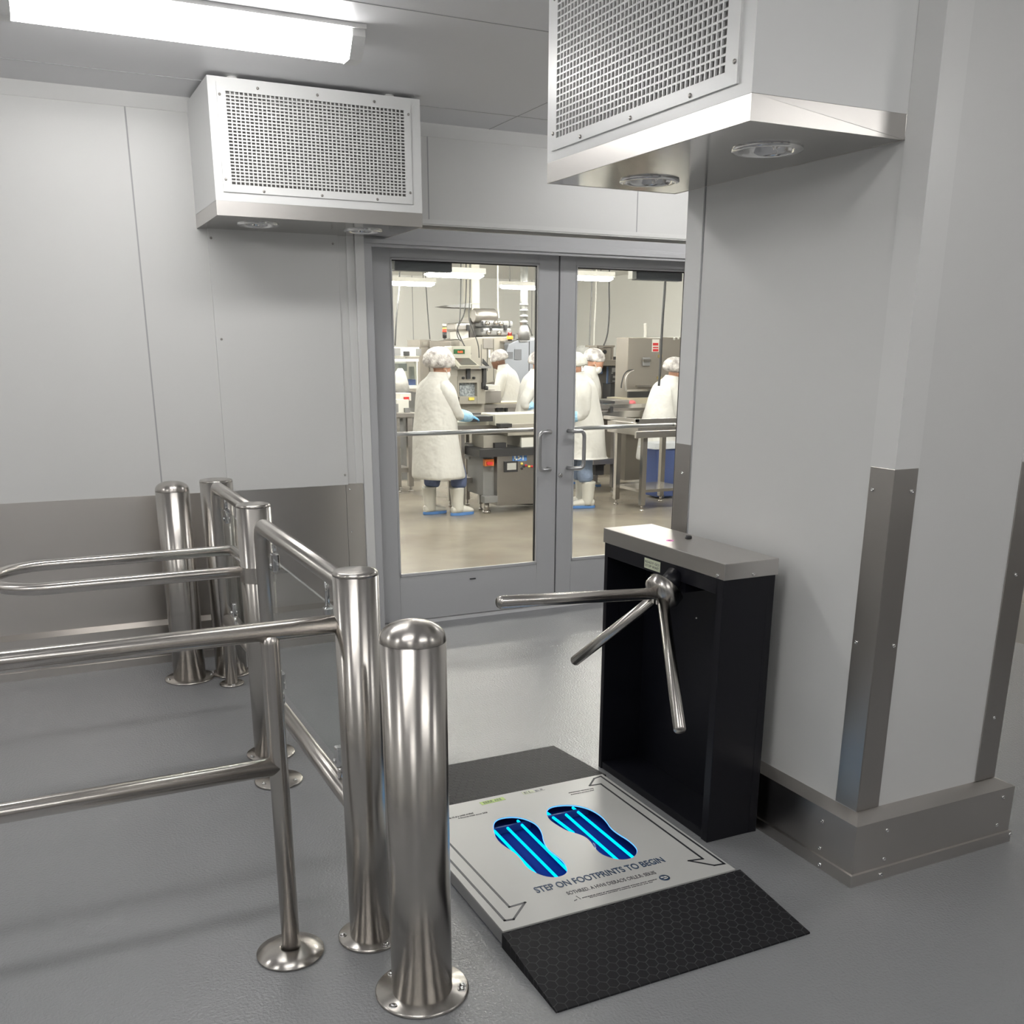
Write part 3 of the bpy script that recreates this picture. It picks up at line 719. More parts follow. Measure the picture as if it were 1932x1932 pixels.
lg = rp(1332, 825)
MB().lathe([(.017, .0003), (.017, .0010), (0, .0010)], (lg[0], lg[1], PZ), 32).build('globe_logo', BLUETXT, t)
b = MB()
for (dx, dy, r1, r2) in ((-.006, .004, .006, .003), (.005, .003, .006, .004), (.0, -.006, .008, .0025), (.009, -.003, .002, .003)): b.ell((lg[0]+dx, lg[1]+dy, PZ+.0011), (r1, r2, .0004), 10, 4)
b.build('logo_mark', WPLAS, t)
def plaque(X0_, Y0_, X1_, Y1_, h, M, s, name):
    a = rp(X0_, Y0_); b2 = rp(X1_, Y1_); an = math.atan2(b2[1]-a[1], b2[0]-a[0]); L_ = math.hypot(b2[0]-a[0], b2[1]-a[1])
    Wm = Matrix.Translation((a[0], a[1], PZ)) @ Matrix.Rotation(an, 4, 'Z')
    q = MB().box(0, L_, 0, h, .0003, .001); q.v = [tuple(Wm @ Vector(v)) for v in q.v]; q.build(name, M, t)
    text('label_text', s, h*.9, GREYLINE, Wm @ Matrix.Translation((L_*.12, h*.2, .0012)), t, L_*.75, .0003)
plaque(225, 384, 368, 350, .024, GREENL, 'EERR AEE', 'green_label')
plaque(480, 320, 548, 305, .022, LABEL, 'EL', 'yellow_label')
plaque(550, 306, 606, 290, .018, LGREY, 'E3', 'grey_label')
# ramps
def ramp(name, y_lo, y_hi, zlo, zhi, label):
    r_ = thing(name, ((QX0+QX1)/2, (y_lo+y_hi)/2, 0), label, 'ramp', 'black hexagon-pattern rubber ramps')
    x0, x1 = QX0-.004, QX1+.018
    MB().hull([(x0, y_lo, 0), (x0, y_lo, zlo), (x0, y_hi, zhi), (x0, y_hi, 0)], [(x1, y_lo, 0), (x1, y_lo, zlo), (x1, y_hi, zhi), (x1, y_hi, 0)]).build('ramp_mat', RUBBER, r_, bevel=.001)
    return r_
ramp('ramp_mat', 1.872, QY0-.001, .006, .046, 'black hexagon-patterned rubber ramp sloping down in front of the footprint plate')
ramp('ramp_mat', QY1+.001, 3.432, .044, .008, 'dark hexagon-patterned rubber ramp behind the footprint plate')

# ================================================================== far room (production hall)
FY0 = YW+WALLT; FYB = 18.5; FX0, FX1 = -3.2, 14.0
def P(x, y, Y): return at(x, y, 1, Y)
struct(MB().box(FX0, FX1, YW+.20, FYB+.2, -.1, 0).build('floor_1', FLOORF))
FCH = 2.95
FWALL = mat('far_wall_white', (.90, .90, .87), .5); FCEIL = mat('far_ceiling_white', (.86, .855, .83), .5)
c = MB().box(FX0, FX1, FY0, FYB+.2, FCH, FCH+.12)
for y in (8.2, 10.6, 13.0, 15.4): c.box(FX0, FX1, y-.004, y+.004, FCH-.002, FCH+.001, 1)
struct(c.build('ceiling_1', [FCEIL, SEAM]))
# band above near wall (the hall is taller than the near room)
struct(MB().box(FX0, FX1, FY0-.06, FY0, CH, FCH).build('trim_9', FWALL))
b = MB().box(FX0, FX1, FYB, FYB+.2, 0, FCH)
for x in (4.4, 6.9, 9.4): b.box(x-.006, x+.006, FYB-.004, FYB+.002, 0, FCH, 1)
struct(b.build('wall_far', [FWALL, SEAM]))
XRW = P(1262, 600, 15.0).x
b = MB().box(XRW, XRW+.2, FY0, FYB, 0, FCH)
for y in (9.5, 12, 14.3): b.box(XRW-.004, XRW+.002, y-.006, y+.006, 0, FCH, 1)
struct(b.build('wall_far_right', [FWALL, SEAM])); struct(MB().box(FX0, FX0+.2, FY0, FYB, 0, FCH).build('wall_far_left', FWALL))

def flamp(xa, xb, ypx, Y, label, group='bright lamps hanging in the production hall'):
    a = P(xa, ypx, Y); b2 = P(xb, ypx, Y); z = a.z+.03; x0, x1 = a.x, b2.x
    t = thing('hanging_light', ((x0+x1)/2, Y, z), label, 'light', group)
    MB().hull([(x0, Y-.05, z-.01), (x0, Y-.05, z+.04), (x0, Y+.05, z+.04), (x0, Y+.05, z-.01)], [(x1, Y-.05, z-.01), (x1, Y-.05, z+.04), (x1, Y+.05, z+.04), (x1, Y+.05, z-.01)]).build('housing', WPLAS, t)
    MB().tube([(x0+.02, Y, z-.03), (x0+.05, Y, z-.035), (x1-.05, Y, z-.035), (x1-.02, Y, z-.03)], [(.045, .008), (.05, .020), (.05, .020), (.045, .008)], 14, flat=(0, 1, 0)).build('diffuser', LITF, t)
    for x in (x0+.15, x1-.15): MB().cyl((x, Y, z+.03), (x, Y, FCH), .006, 8).build('hanger_rod', MIDG, t)
flamp(800, 913, 517, 9.6, 'bright hanging lamp in the middle of the left door glass')
flamp(700, 820, 533, 12.2, 'bright hanging lamp at the left edge of the left door glass')
flamp(943, 1060, 541, 13.0, 'bright hanging lamp at the right edge of the left door glass')
flamp(1060, 1156, 523, 9.8, 'bright hanging lamp seen at the top left of the right door glass')
for (x, y) in ((2.2, 7.2), (4.6, 7.0), (7.4, 7.2), (1.2, 12.), (8.3, 12.0), (3.2, 15.8), (3.6, 13.8), (1.5, 17.0)):  # last three are added out of sight to brighten the hall's back wall
    t = thing('hanging_light', (x, y, 2.8), 'bright lamp of the production hall, out of view above the doors', 'light', 'hall lamps out of view')
    MB().box(x-.6, x+.6, y-.05, y+.05, 2.86, 2.90).build('housing', WPLAS, t)
    MB().box(x-.58, x+.58, y-.045, y+.045, 2.80, 2.858).build('diffuser', LITF, t)

def bx(x0, y0, x1, y1, Y, dep, mb=None, mi=0):
    """solid box whose front face shows between two photo corners at depth Y"""
    a = P(x0, y0, Y); b2 = P(x1, y1, Y); mb = mb or MB()
    return mb.box(a.x, b2.x, Y, Y+dep, b2.z, a.z, mi)
def part(name, t, M, *boxes, bevel=0):
    mb = MB()
    for q in boxes: bx(*q, mb=mb)
    return mb.build(name, M, t, bevel)
def ft(name, x, y, Y, label, cat, group=None):
    p = P(x, y, Y); return thing(name, (p.x, Y, 0), label, cat, group)
def legs(t, pts, r, ztop, M=DKSTEEL):
    for (x, y) in pts:
        l = MB().box(x-r, x+r, y-r, y+r, .06, ztop).build('leg', M, t)
        MB().cyl((x, y, .0), (x, y, .07), r*.5, 8).lathe([(r*1.1, 0), (r*1.1, .008), (r*.4, .02)], (x, y, 0), 12).build('foot', M, l)

# --- central conveyor machine with control panel box (foreground)
Y = 9.25
t = ft('conveyor_machine', 970, 900, Y, 'stainless machine base with small display, blue stickers and red buttons behind the left door', 'machine')
part('housing', t, DKSTEEL, (938, 857, 1060, 946, Y, .5), bevel=.006)
part('side_box', t, MIDG, (911, 857, 937, 934, Y+.08, .4), (914, 937, 939, 948, Y, .1), bevel=.004)
part('top_rail', t, DARK, (905, 849, 1062, 856, Y-.03, .5))
part('display', t, DARK, (952, 871, 977, 890, Y-.02, .02)); part('screen', t, mat('lcd', (.45, .45, .43), .3), (957, 874, 974, 886, Y-.024, .004))
part('blue_sticker', t, BLUEST, (967, 856.5, 994, 869.5, Y-.004, .004))
st = part('sticker_marks', t, WPLAS, (970, 859, 973, 868, Y-.006, .002), (977, 859, 980, 867, Y-.006, .002), (986, 859, 988, 868, Y-.006, .002), (970, 866, 976, 868, Y-.006, .002), (977, 863, 983, 865, Y-.006, .002))
for (x, y, M) in ((984, 875, YEL), (988, 880, DARK), (984, 884, DARK), (992, 878, RED), (998, 880, YEL), (1003, 880, RED)):
    p = P(x, y, Y); MB().lathe([(.013, 0), (.013, .012), (.008, .018), (0, .018)], p, 12, 0, (0, -1, 0)).build('push_button', M, t)
part('emergency_stop', t, ORANGE, (916, 867, 932, 879, Y+.02, .06)); part('warning_plate', t, RED, (919, 872, 930, 877, Y, .02))
for (x, y) in ((921, 960), (1045, 960)):
    p = P(x, y, Y+.06); MB().cyl((p.x, Y+.1, 0), (p.x, Y+.1, P(x, 946, Y+.06).z), .028, 14).lathe([(.045, 0), (.045, .02), (.03, .03)], (p.x, Y+.1, 0), 14).build('adjustable_foot', STEEL, t)
p = P(960, 948, Y+.4); MB().tube([(p.x, Y+.4, .2), (p.x+.1, Y+.4, .02), (p.x+.3, Y+.35, .01), (p.x+.45, Y+.4, .015)], .006, 8).build('cable', DARK, t)
# upper conveyor body
part('upper_body', t, BEIGE, (912, 822, 957, 850, Y+.15, .3), (983, 817, 1012, 850, Y+.1, .35), (958, 800, 1030, 820, Y+.05, .4), bevel=.006)
part('motor_block', t, DARK, (934, 836, 955, 846, Y+.1, .05), (944, 800, 966, 806, Y, .1), (946, 809, 962, 812, Y, .1), (890, 786, 930, 795, Y+.1, .3))
part('slide_plate', t, BEIGEL, (934, 782, 1030, 800, Y+.1, .35), bevel=.004)
p0 = P(985, 824, Y+.09); part('hopper_funnel', t, WPLAS, (984, 826, 1006, 848, Y+.07, .03))

# --- work table with white board
Y = 9.5
t = ft('work_table', 900, 880, Y, 'white-topped steel work table the foreground worker reaches over', 'table')
part('white_board', t, mat('cutting_board', (.66, .64, .56), .4), (858, 797, 955, 801, Y, .5))
part('table_frame', t, DKSTEEL, (858, 802, 955, 812, Y+.02, .5), bevel=.003)
a = P(872, 830, Y+.1); b2 = P(906, 830, Y+.1)
legs(t, [(a.x, Y+.1), (b2.x, Y+.1), (a.x, Y+.45), (b2.x, Y+.45)], .02, P(870, 811, Y).z)
part('lower_shelf', t, DKSTEEL, (866, 903, 912, 910, Y+.1, .4)); part('cross_bar', t, DKSTEEL, (870, 846, 912, 850, Y+.1, .03))
part('tray_stack', t, MIDG, (884, 838, 900, 842, Y+.15, .2), (885, 862, 905, 866, Y+.15, .2), (888, 852, 904, 856, Y+.15, .2))
part('black_motor', t, DARK, (893, 883, 900, 898, Y+.15, .1))
part('belt_module', t, DARK, (888, 780, 912, 792, Y+.3, .15))

# --- left table behind the worker
Y = 11.2
t = ft('work_table', 765, 860, Y, 'steel table at the left edge of the glass, behind the foreground worker', 'table')
part('table_top', t, DKSTEEL, (740, 780, 790, 787, Y, .7), bevel=.004)
a = P(750, 860, Y+.05); b2 = P(773.5, 860, Y+.05)
legs(t, [(a.x, Y+.05), (b2.x, Y+.05), (b2.x, Y+.6), (a.x, Y+.6)], .03, P(760, 787, Y).z)
part('lower_shelf', t, DKSTEEL, (745, 884, 776, 891, Y+.05, .6)); part('apron', t, MIDG, (745, 790, 762, 845, Y+.1, .4))
t = ft('packing_unit', 770, 770, Y, 'small white device with metal fittings standing on the left steel table', 'machine')
part('base_unit', t, WPLAS, (748, 754, 772, 780, Y+.1, .3), (755, 742, 776, 756, Y+.15, .2), bevel=.005)
part('fittings', t, MIDG, (746, 762, 752, 778, Y+.06, .04), (764, 770, 774, 778, Y+.06, .04))
part('red_part', t, RED, (763, 749, 772, 755, Y+.12, .03))
t = ft('side_table', 764, 760, 12.35, 'grey stand under the white cloth cover at the left edge of the glass', 'table')
p = P(750, 738, 12.3); q = P(776, 738, 12.3); MB().box(p.x, q.x, 12.25, 12.6, p.z-.05, p.z-.005).build('table_top', MIDG, t); MB().box(p.x+.03, q.x-.03, 12.32, 12.55, 0, p.z-.05).build('pedestal', MIDG, t)
t = ft('white_bag', 764, 720, 12.4, 'white cloth cover standing up at the left edge of the door glass', 'cover')
a = P(756, 735, 12.4); z0, z1 = P(756, 738, 12.4).z, P(756, 695, 12.4).z
MB().rings([[Vector((a.x+.07*i*k+.02*i, 12.4+.06*math.sin(j)*k, z)) for i, j in [(math.cos(q*PI/5), q*PI/5) for q in range(10)]] for z, k in ((z0, 1.5), (z0+(z1-z0)*.4, 1.2), (z0+(z1-z0)*.8, .7), (z1, .15))]).build('cover', WCOAT, t)
Y = 12.7
t = ft('inspection_machine', 765, 690, Y, 'pale machine with white top box and clear guards at the left edge', 'machine')
part('top_box', t, WPLAS, (742, 655, 792, 674, Y, .6), bevel=.01); part('sensor_eye', t, DARK, (762, 663, 773, 671, Y-.02, .02))
part('grey_cover', t, MIDG, (744, 657, 756, 671, Y-.01, .02), (785, 658, 795, 671, Y-.01, .02))
part('guard_frame', t, WPLAS, (742, 677, 790, 682, Y, .5), (742, 682, 745, 740, Y, .05), (786, 682, 789, 740, Y, .05), (742, 728, 789, 733, Y, .5))
part('clear_guard', t, GLASS2, (745, 683, 786, 728, Y+.02, .01)); part('inner_mechanism', t, MIDG, (752, 686, 768, 700, Y+.1, .2), (760, 700, 764, 726, Y+.1, .1), (776, 692, 782, 715, Y+.1, .1))
part('blue_crate', t, mat('crate_blue', (.10, .14, .33), .5), (772, 716, 786, 727, Y+.15, .2))
p = P(743, 741, Y+.1); MB().box(p.x, P(790, 741, Y+.1).x, Y+.1, Y+.5, 0, p.z).build('body', MIDG, t)

# --- control console
Y = 11.4
t = ft('control_console', 880, 700, Y, 'beige control console with red digital display and tilted screen, right of the foreground worker', 'machine')
part('display_head', t, BEIGEL, (853, 653, 889, 692, Y, .25), bevel=.006)
d = part('digital_display', t, mat('display_green', (.02, .10, .03), .3), (856.5, 659, 877, 667.5, Y-.012, .012))
text('display_digits', '8.02', .03, emission('red_digits', (1, .12, .05), 2.0), Matrix.Translation(P(863.5, 665.5, Y-.014)) @ Matrix.Rotation(PI/2, 4, 'X'), t, .068, .001, .0012)
a = P(855, 690, Y-.02); b2 = P(888, 678, Y-.02)
q = [Vector((a.x, Y-.22, a.z+.0)), Vector((b2.x+.03, Y-.22, a.z)), Vector((b2.x-.01, Y-.02, b2.z+.02)), Vector((a.x-.01, Y-.02, b2.z+.02))]
MB().rings([q, [v+Vector((0, .03, -.03)) for v in q]], 0, False).build('tilted_screen_case', BEIGEL, t)
c_ = sum(q, Vector())/4; MB().rings([[c_+(v-c_)*.78+Vector((0, -.002, .002)) for v in q], [c_+(v-c_)*.78+Vector((0, -.006, .006)) for v in q]], 0, False).build('tilted_screen', mat('screen_grey', (.10, .10, .09), .25), t)
part('console_body', t, BEIGE, (863, 697, 916, 722, Y+.05, .3), (900, 720, 916, 762, Y+.05, .3), (863, 720, 867, 762, Y+.05, .3), (863, 748, 900, 762, Y+.05, .3), bevel=.004)
part('side_column', t, BEIGE, (850, 709, 864, 800, Y, .25), bevel=.005)
part('shelf', t, MIDG, (862, 691, 927, 695, Y-.05, .35))
part('inner_parts', t, mat('mechanism', (.14, .16, .17), .5, .4, mottle=(40, (.45, .48, .50))), (867, 722, 900, 749, Y+.12, .15))
part('yellow_sticker', t, YEL, (885, 750, 895, 755, Y+.03, .02))
part('bracket', t, DARK, (881, 694, 888, 715, Y+.02, .04), (912, 694, 918, 722, Y+.0, .06), (911, 722, 917, 734, Y, .05))
for (x, y) in ((873, 713), (893, 713)):
    MB().lathe([(.016, 0), (.016, .03), (0, .035)], P(x, y, Y+.05), 12, 0, (0, -1, 0)).build('knob', DARK, t)
q = P(917, 732, Y-.03); MB().lathe([(.025, -.02), (.025, .02)], q, 14, 0, (1, 0, 0)).build('hand_wheel', DARK, t)
bl = [P(912, 677, Y-.02), P(924, 691, Y-.02), P(922, 694, Y-.02), P(911, 685, Y-.02)]
MB().rings([bl, [v+Vector((0, .03, 0)) for v in bl]], 0, False).build('monitor_arm', DARK, t)
part('arm_shelf', t, WPLAS, (917, 727, 944, 735, Y+.1, .3)); part('undershelf', t, DKSTEEL, (905, 738, 945, 760, Y+.3, .2))
part('stand', t, BEIGE, (866, 762, 914, 860, Y+.15, .3))

# --- big tall beige machine behind
Y = 13.4
t = ft('packaging_machine', 900, 680, Y, 'tall beige packaging machine with slanted right side behind the control console', 'machine')
a = [(867, 643), (900, 636), (957, 636), (945, 668), (933, 720), (867, 740)]
f = [P(x, y, Y) for x, y in a]; MB().rings([f, [v+Vector((0, .9, 0)) for v in f]], 0, False).build('body', BEIGE, t, bevel=.01)
part('side_cabinet', t, TAUPE, (811, 643, 853, 780, Y+.05, .7), (792, 654, 812, 780, Y+.1, .6), bevel=.01)
part('front_panel', t, BEIGE, (826, 655, 842, 720, Y, .05), bevel=.004)
part('red_marks', t, mat('red_print', (.45, .12, .14), .6), (835, 660, 842, 663, Y-.005, .005), (834, 666, 841, 668, Y-.005, .005), (835, 671, 842, 673, Y-.005, .005), (833, 677, 839, 679, Y-.005, .005))
part('top_box', t, TAUPE, (792, 641, 813, 654, Y+.1, .5)); part('vent', t, BEIGE, (798, 645, 806, 651, Y+.09, .01))
part('lower_panel', t, TAUPE, (867, 652, 952, 780, Y+.06, .7), bevel=.006)
part('panel_seams', t, DARK, (908, 650, 909, 720, Y-.004, .004), (931, 640, 932, 718, Y-.004, .004), (919, 652, 920, 700, Y-.004, .004), (880, 654, 881, 712, Y-.004, .004))
part('label_plate', t, WPLAS, (935, 672, 945, 720, Y+.04, .02), (922, 660, 925, 675, Y-.01, .01)); part('silver_panel', t, STEELH, (912, 638, 930, 657, Y-.01, .02))
part('mast', t, DKSTEEL, (887, 600, 910, 642, Y+.3, .3))
t = ft('gear_unit', 935, 610, Y, 'grey motor and gearbox assembly on top of the tall beige machine', 'motor')
part('gearbox', t, MIDG, (908, 604, 962, 618, Y+.1, .5), (908, 618, 966, 634, Y+.05, .5), (962, 605, 969, 618, Y+.1, .3), bevel=.03)
mo = P(917, 596, Y+.2); MB().lathe([(.085, -.2), (.10, -.18), (.10, .12), (.07, .16), (0, .16)], mo, 20, 0, (1, 0, 0)).build('motor', DKSTEEL, t)
part('end_cover', t, DKSTEEL, (858, 609, 890, 625, Y+.2, .35), bevel=.03); part('white_guard', t, WPLAS, (862, 624, 884, 640, Y+.25, .25))
part('dark_plates', t, DARK, (881, 612, 886, 624, Y+.18, .02), (908, 606, 912, 614, Y+.08, .02), (908, 619, 912, 626, Y+.03, .02), (925, 617, 929, 624, Y+.03, .02), (951, 613, 957, 623, Y+.03, .02))
for (x, y) in ((918, 610), (934, 609), (944, 611), (920, 627), (940, 628)): MB().lathe([(.03, 0), (.03, .05), (0, .06)], P(x, y, Y+.06), 12, 0, (0, -1, 0)).build('bolt_cap', STEEL, t)
t = ft('arm_plate', 862, 576, Y, 'dark tapered plate arm sticking out of the square duct', 'bracket')
f = [P(837, 577.5, Y+.3), P(850, 575, Y+.3), P(889, 571.5, Y+.3), P(889, 581, Y+.3), P(855, 580, Y+.3)]
MB().rings([f, [v+Vector((0, .35, 0)) for v in f]], 0, False).build('plate', MIDG, t)
t = ft('square_duct', 897, 550, Y+.4, 'square pale duct rising from the tall machine to the ceiling', 'duct')
a = P(890, 560, Y+.35); b2 = P(905, 560, Y+.35); MB().box(a.x, b2.x, Y+.35, Y+.65, P(890, 605, Y+.35).z, FCH).build('duct', BEIGEL, t, bevel=.004)
part('joint', t, BEIGE, (889, 572, 906, 574, Y+.34, .33))
t = ft('round_duct', 988, 560, 13.2, 'shiny round metal duct near the right side of the left door glass', 'duct')
a = P(988.5, 560, 13.2); r = (P(995, 560, 13.2).x-P(982, 560, 13.2).x)/2
zb_ = P(988, 628, 13.2).z; MB().lathe([(r, zb_), (r, FCH)], (a.x, 13.2, 0), 20).build('pipe', GALV, t)
for k in range(5): MB().lathe([(r*1.12, 0), (r*1.12, .03)], (a.x, 13.2, P(988, 577+k*11, 13.2).z), 20).build('duct_ring', GALV, t)
MB().lathe([(r*1.4, -.1), (r*1.6, 0), (r, .1)], (a.x, 13.2, zb_), 16).build('bottom_fitting', MIDG, t)
t = ft('stack_light', 839, 625, Y, 'stack light with white, yellow and red segments on the packaging machine', 'signal light')
p = P(839, 641, Y+.2); r = .030
zz = [P(839, y, Y+.2).z for y in (641, 638, 626.5, 621, 617.5, 616, 611)]
for (i, M, nm) in ((0, MIDG, 'stem'), (1, DARK, 'dark_segment'), (2, mat('red_lens', (.7, .05, .03), .3, emit=(1, .12, .06), es=.8), 'red_segment'), (3, mat('yellow_lens', (.8, .7, .25), .3), 'yellow_segment'), (4, DARK, 'spacer'), (5, WPLAS, 'white_segment')):
    MB().lathe([(r*(.5 if i == 0 else 1), zz[i]), (r*(.5 if i == 0 else 1), zz[i+1])], (p.x, Y+.2, 0), 14).build(nm, M, t)
t = ft('stack_light', 962, 635, Y, 'short red and amber signal light beside the gearbox', 'signal light')
p = P(962, 643, Y-.1); part('bracket', t, DKSTEEL, (950, 643, 966, 646, Y-.12, .2)); zz = [P(962, y, Y-.1).z for y in (643, 640, 634, 627)]
for (i, M, nm) in ((0, DARK, 'stem'), (1, mat('amber_lens', (.9, .35, .05), .3, emit=(1, .42, .05), es=1.4), 'amber_segment'), (2, mat('dark_red_lens', (.25, .02, .02), .3), 'red_segment')):
    MB().lathe([(.045 if i == 1 else .03, zz[i]), (.045 if i == 1 else .03, zz[i+1])], (p.x, Y-.1, 0), 14).build(nm, M, t)

# --- blue grey machine right of it
Y = 14.0
t = ft('blue_grey_machine', 990, 680, Y, 'blue-grey machine housing behind the two workers at the right of the left door', 'machine')
f = [P(x, y, Y) for x, y in ((959, 650), (975, 642), (1052, 641), (1052, 760), (945, 760), (945, 700))]
MB().rings([f, [v+Vector((0, .8, 0)) for v in f]], 0, False).box(P(950, 760, Y).x, P(1052, 760, Y).x, Y+.02, Y+.75, 0, P(1000, 750, Y).z).build('housing', BGREY, t, bevel=.01)
part('dark_panel', t, mat('slate_panel', (.16, .165, .18), .4), (971, 659, 984, 679, Y-.01, .02), (949, 664, 968, 676, Y-.01, .02))
part('top_fittings', t, MIDG, (972, 631, 981, 640, Y, .1), (983, 628, 993, 640, Y, .15), (992, 634, 1040, 637, Y, .06), (980, 637, 995, 645, Y-.02, .1))
part('white_cover', t, WPLAS, (1000, 637, 1050, 642, Y, .3)); part('seam', t, DARK, (998, 644, 999, 700, Y-.004, .004))

# --- middle conveyor behind (left pane)
Y = 11.9
t = ft('belt_conveyor', 930, 775, Y, 'low steel belt conveyor crossing behind the white-topped table', 'conveyor')
part('side_rails', t, DKSTEEL, (873, 764, 1050, 767, Y-.1, .05), (873, 769, 1050, 778, Y, .4)); part('belt', t, CREAM, (875, 761, 1048, 764, Y, .4))
part('rollers', t, DARK, (884, 773, 905, 779, Y-.05, .05), (940, 769, 949, 782, Y-.05, .05), (955, 770, 958, 790, Y-.05, .05))
p = P(880, 800, Y+.1); q = P(1040, 800, Y+.1); legs(t, [(p.x, Y+.1), (q.x, Y+.1), ((p.x+q.x)/2, Y+.1)], .025, P(900, 778, Y).z)
part('under_tray', t, MIDG, (890, 795, 935, 803, Y+.1, .3))

# --- hanging cables
def cable(pts, Y, label, r=.008, M=None, name='hanging_cable', group='hanging cables'):
    P3 = [P(x, y, Y) for x, y in pts]
    if pts[0][1] < 560: P3.insert(0, Vector((P3[0].x, Y, FCH)))
    n = len(P3); out = []
    for i in range(n-1):      # Catmull-Rom
        p0, p1, p2, p3 = P3[max(i-1, 0)], P3[i], P3[i+1], P3[min(i+2, n-1)]
        for k in range(6):
            u = k/6; out.append(.5*((2*p1)+(p2-p0)*u+(2*p0-5*p1+4*p2-p3)*u*u+(-p0+3*p1-3*p2+p3)*u**3))
    out.append(P3[-1])
    return tag(MB().tube(out, r, 8).build(name, M or mat('cable_grey', (.07, .07, .07), .5)), label, 'cable', group)
top_y = lambda Y: None
cable([(752, 492), (753.5, 508), (753, 545), (748, 600), (745.5, 652)], 12.3, 'grey cable hanging to the machine at the left edge of the left door glass', .010)
cable([(803, 532), (804, 545), (807, 590), (811, 640)], 13.4, 'thin grey cable hanging left of the stack light')
cable([(869.5, 492), (869.5, 540), (867.5, 600), (862, 625), (866, 640), (873, 644)], 12.8, 'leftmost of three cables beside the square duct')
cable([(879, 492), (879.5, 545), (876, 590), (866, 612), (864, 625), (878, 655), (889, 668)], 12.9, 'middle of three cables beside the square duct, bending left', .009)
cable([(887, 492), (886.5, 560), (885, 600), (893, 625), (902, 650), (904, 675)], 12.7, 'cable right beside the square duct running down over the beige machine')
cable([(939, 548), (939.5, 580), (941, 600)], 13.6, 'thin white pipe hanging right of the gearbox', .012, WPLAS, 'conduit', None)
cable([(995, 610), (1000, 622), (1004, 633)], 13.1, 'short cable leaving the round duct at its right')
cable([(1150, 510), (1149, 545), (1149.5, 590), (1146, 630), (1139, 652)], 11.4, 'dark curved cable hanging to the gauge box in the right door glass', .010)
cable([(1255, 530), (1251, 590), (1248, 640), (1246, 690), (1243, 728)], 9.7, 'thick black cable hanging in front of the steel cabinet', .014, DARK)
cable([(1117, 508), (1116, 560), (1113, 620), (1112, 668)], 14.5, 'left one of two thin conduits in the right door glass', .012, MIDG, 'conduit', 'wall conduits')
cable([(1125, 508), (1124, 560), (1121, 620), (1120, 668)], 14.5, 'right one of two thin conduits in the right door glass', .014, WPLAS, 'conduit', 'wall conduits')
cable([(1217, 610), (1218, 625), (1217, 639)], 10.75, 'small white pipe standing on top of the steel cabinet', .02, WPLAS, 'conduit', None)

# --- steel cabinet in the right pane
Y = 10.6
t = ft('steel_cabinet', 1235, 690, Y, 'large brushed steel cabinet with red warning label in the right door glass', 'cabinet')
part('body', t, TAUPE, (1188, 636.5, 1286, 900, Y+.03, .3)); 
part('door', t, TAUPE, (1186, 637, 1245, 735, Y, .03), bevel=.004); part('door', t, TAUPE, (1248, 636, 1284, 735, Y, .03), bevel=.004)
part('warning_label', t, WPLAS, (1231, 640, 1243, 664, Y-.004, .004)); part('label_print', t, RED, (1232, 647, 1242, 652, Y-.006, .002), (1232, 654.5, 1242, 657, Y-.006, .002), (1232, 658.5, 1242, 663, Y-.006, .002))
for (x, y) in ((1272, 639), (1280, 638)): p = P(x, y, Y); MB().lathe([(.016, 0), (.016, .004), (0, .004)], p, 14, 0, (0, -1, 0)).build('round_sticker', WPLAS, t)
part('latch_handle', t, MIDG, (1214, 674, 1227, 691, Y-.03, .03), bevel=.01); part('handle_lip', t, STEEL, (1215, 678, 1228, 682, Y-.06, .03))
for (x, y) in ((1246, 672), (1244, 713)): part('hinge', t, mat('brass', (.55, .45, .22), .35, .9), (x-3, y-3, x+4, y+3, Y-.02, .02), bevel=.004)
part('lower_opening', t, DARK, (1186, 737, 1240, 750, Y+.01, .03)); part('ledge', t, STEEL, (1203, 727, 1240, 730, Y-.05, .05), (1183, 735, 1235, 738, Y-.3, .02))
# sealing machine left of the cabinet
Y = 11.7
t = ft('sealing_machine', 1150, 710, Y, 'machine with round gauge box and black control panel, left of the steel cabinet', 'machine')
part('gauge_box', t, STEEL, (1129, 656, 1153, 679, Y, .25)); part('box_frame', t, TAUPE, (1126, 651.5, 1160, 655, Y-.02, .3), (1126, 655, 1129, 679, Y, .2), (1153, 655, 1157, 679, Y, .2))
MB().lathe([(.026, 0), (.026, .01), (.017, .01), (.017, .004), (.009, .004), (.009, .012), (0, .012)], P(1141, 664, Y-.001), 20, 0, (0, -1, 0), cap=False).build('round_gauge', DARK, t)
part('beam', t, TAUPE, (1120, 679, 1191, 690, Y-.05, .4), bevel=.004); part('knob', t, DARK, (1166, 673, 1173, 679, Y, .06), (1157, 673, 1165, 679, Y+.02, .06))
part('paper_box', t, WPLAS, (1101, 669, 1138, 688, Y+.1, .3)); part('papers', t, mat('paper_mottle', (.70, .72, .70), .7, mottle=(25, (.35, .38, .40))), (1116, 671, 1132, 687, Y+.08, .02))
part('control_panel', t, DARK, (1152, 691, 1170, 722, Y-.03, .05)); part('panel_dials', t, MIDG, (1155, 694, 1167, 702, Y-.04, .01), (1157, 709, 1165, 713, Y-.04, .01), (1156, 718, 1168, 720, Y-.04, .01), (1154, 703, 1157, 705, Y-.04, .01), (1166, 703, 1168, 705, Y-.04, .01))
part('column', t, TAUPE, (1171, 690, 1186, 760, Y, .25), (1120, 690, 1152, 760, Y+.2, .3)); part('blue_trim', t, mat('blue_trim', (.16, .22, .38), .5), (1127, 692, 1137, 705, Y+.15, .02), (1146, 692, 1151, 745, Y+.1, .02))
part('drive_box', t, DARK, (1152, 724, 1170, 758, Y, .2)); part('base', t, TAUPE, (1122, 758, 1186, 895, Y+.05, .35))
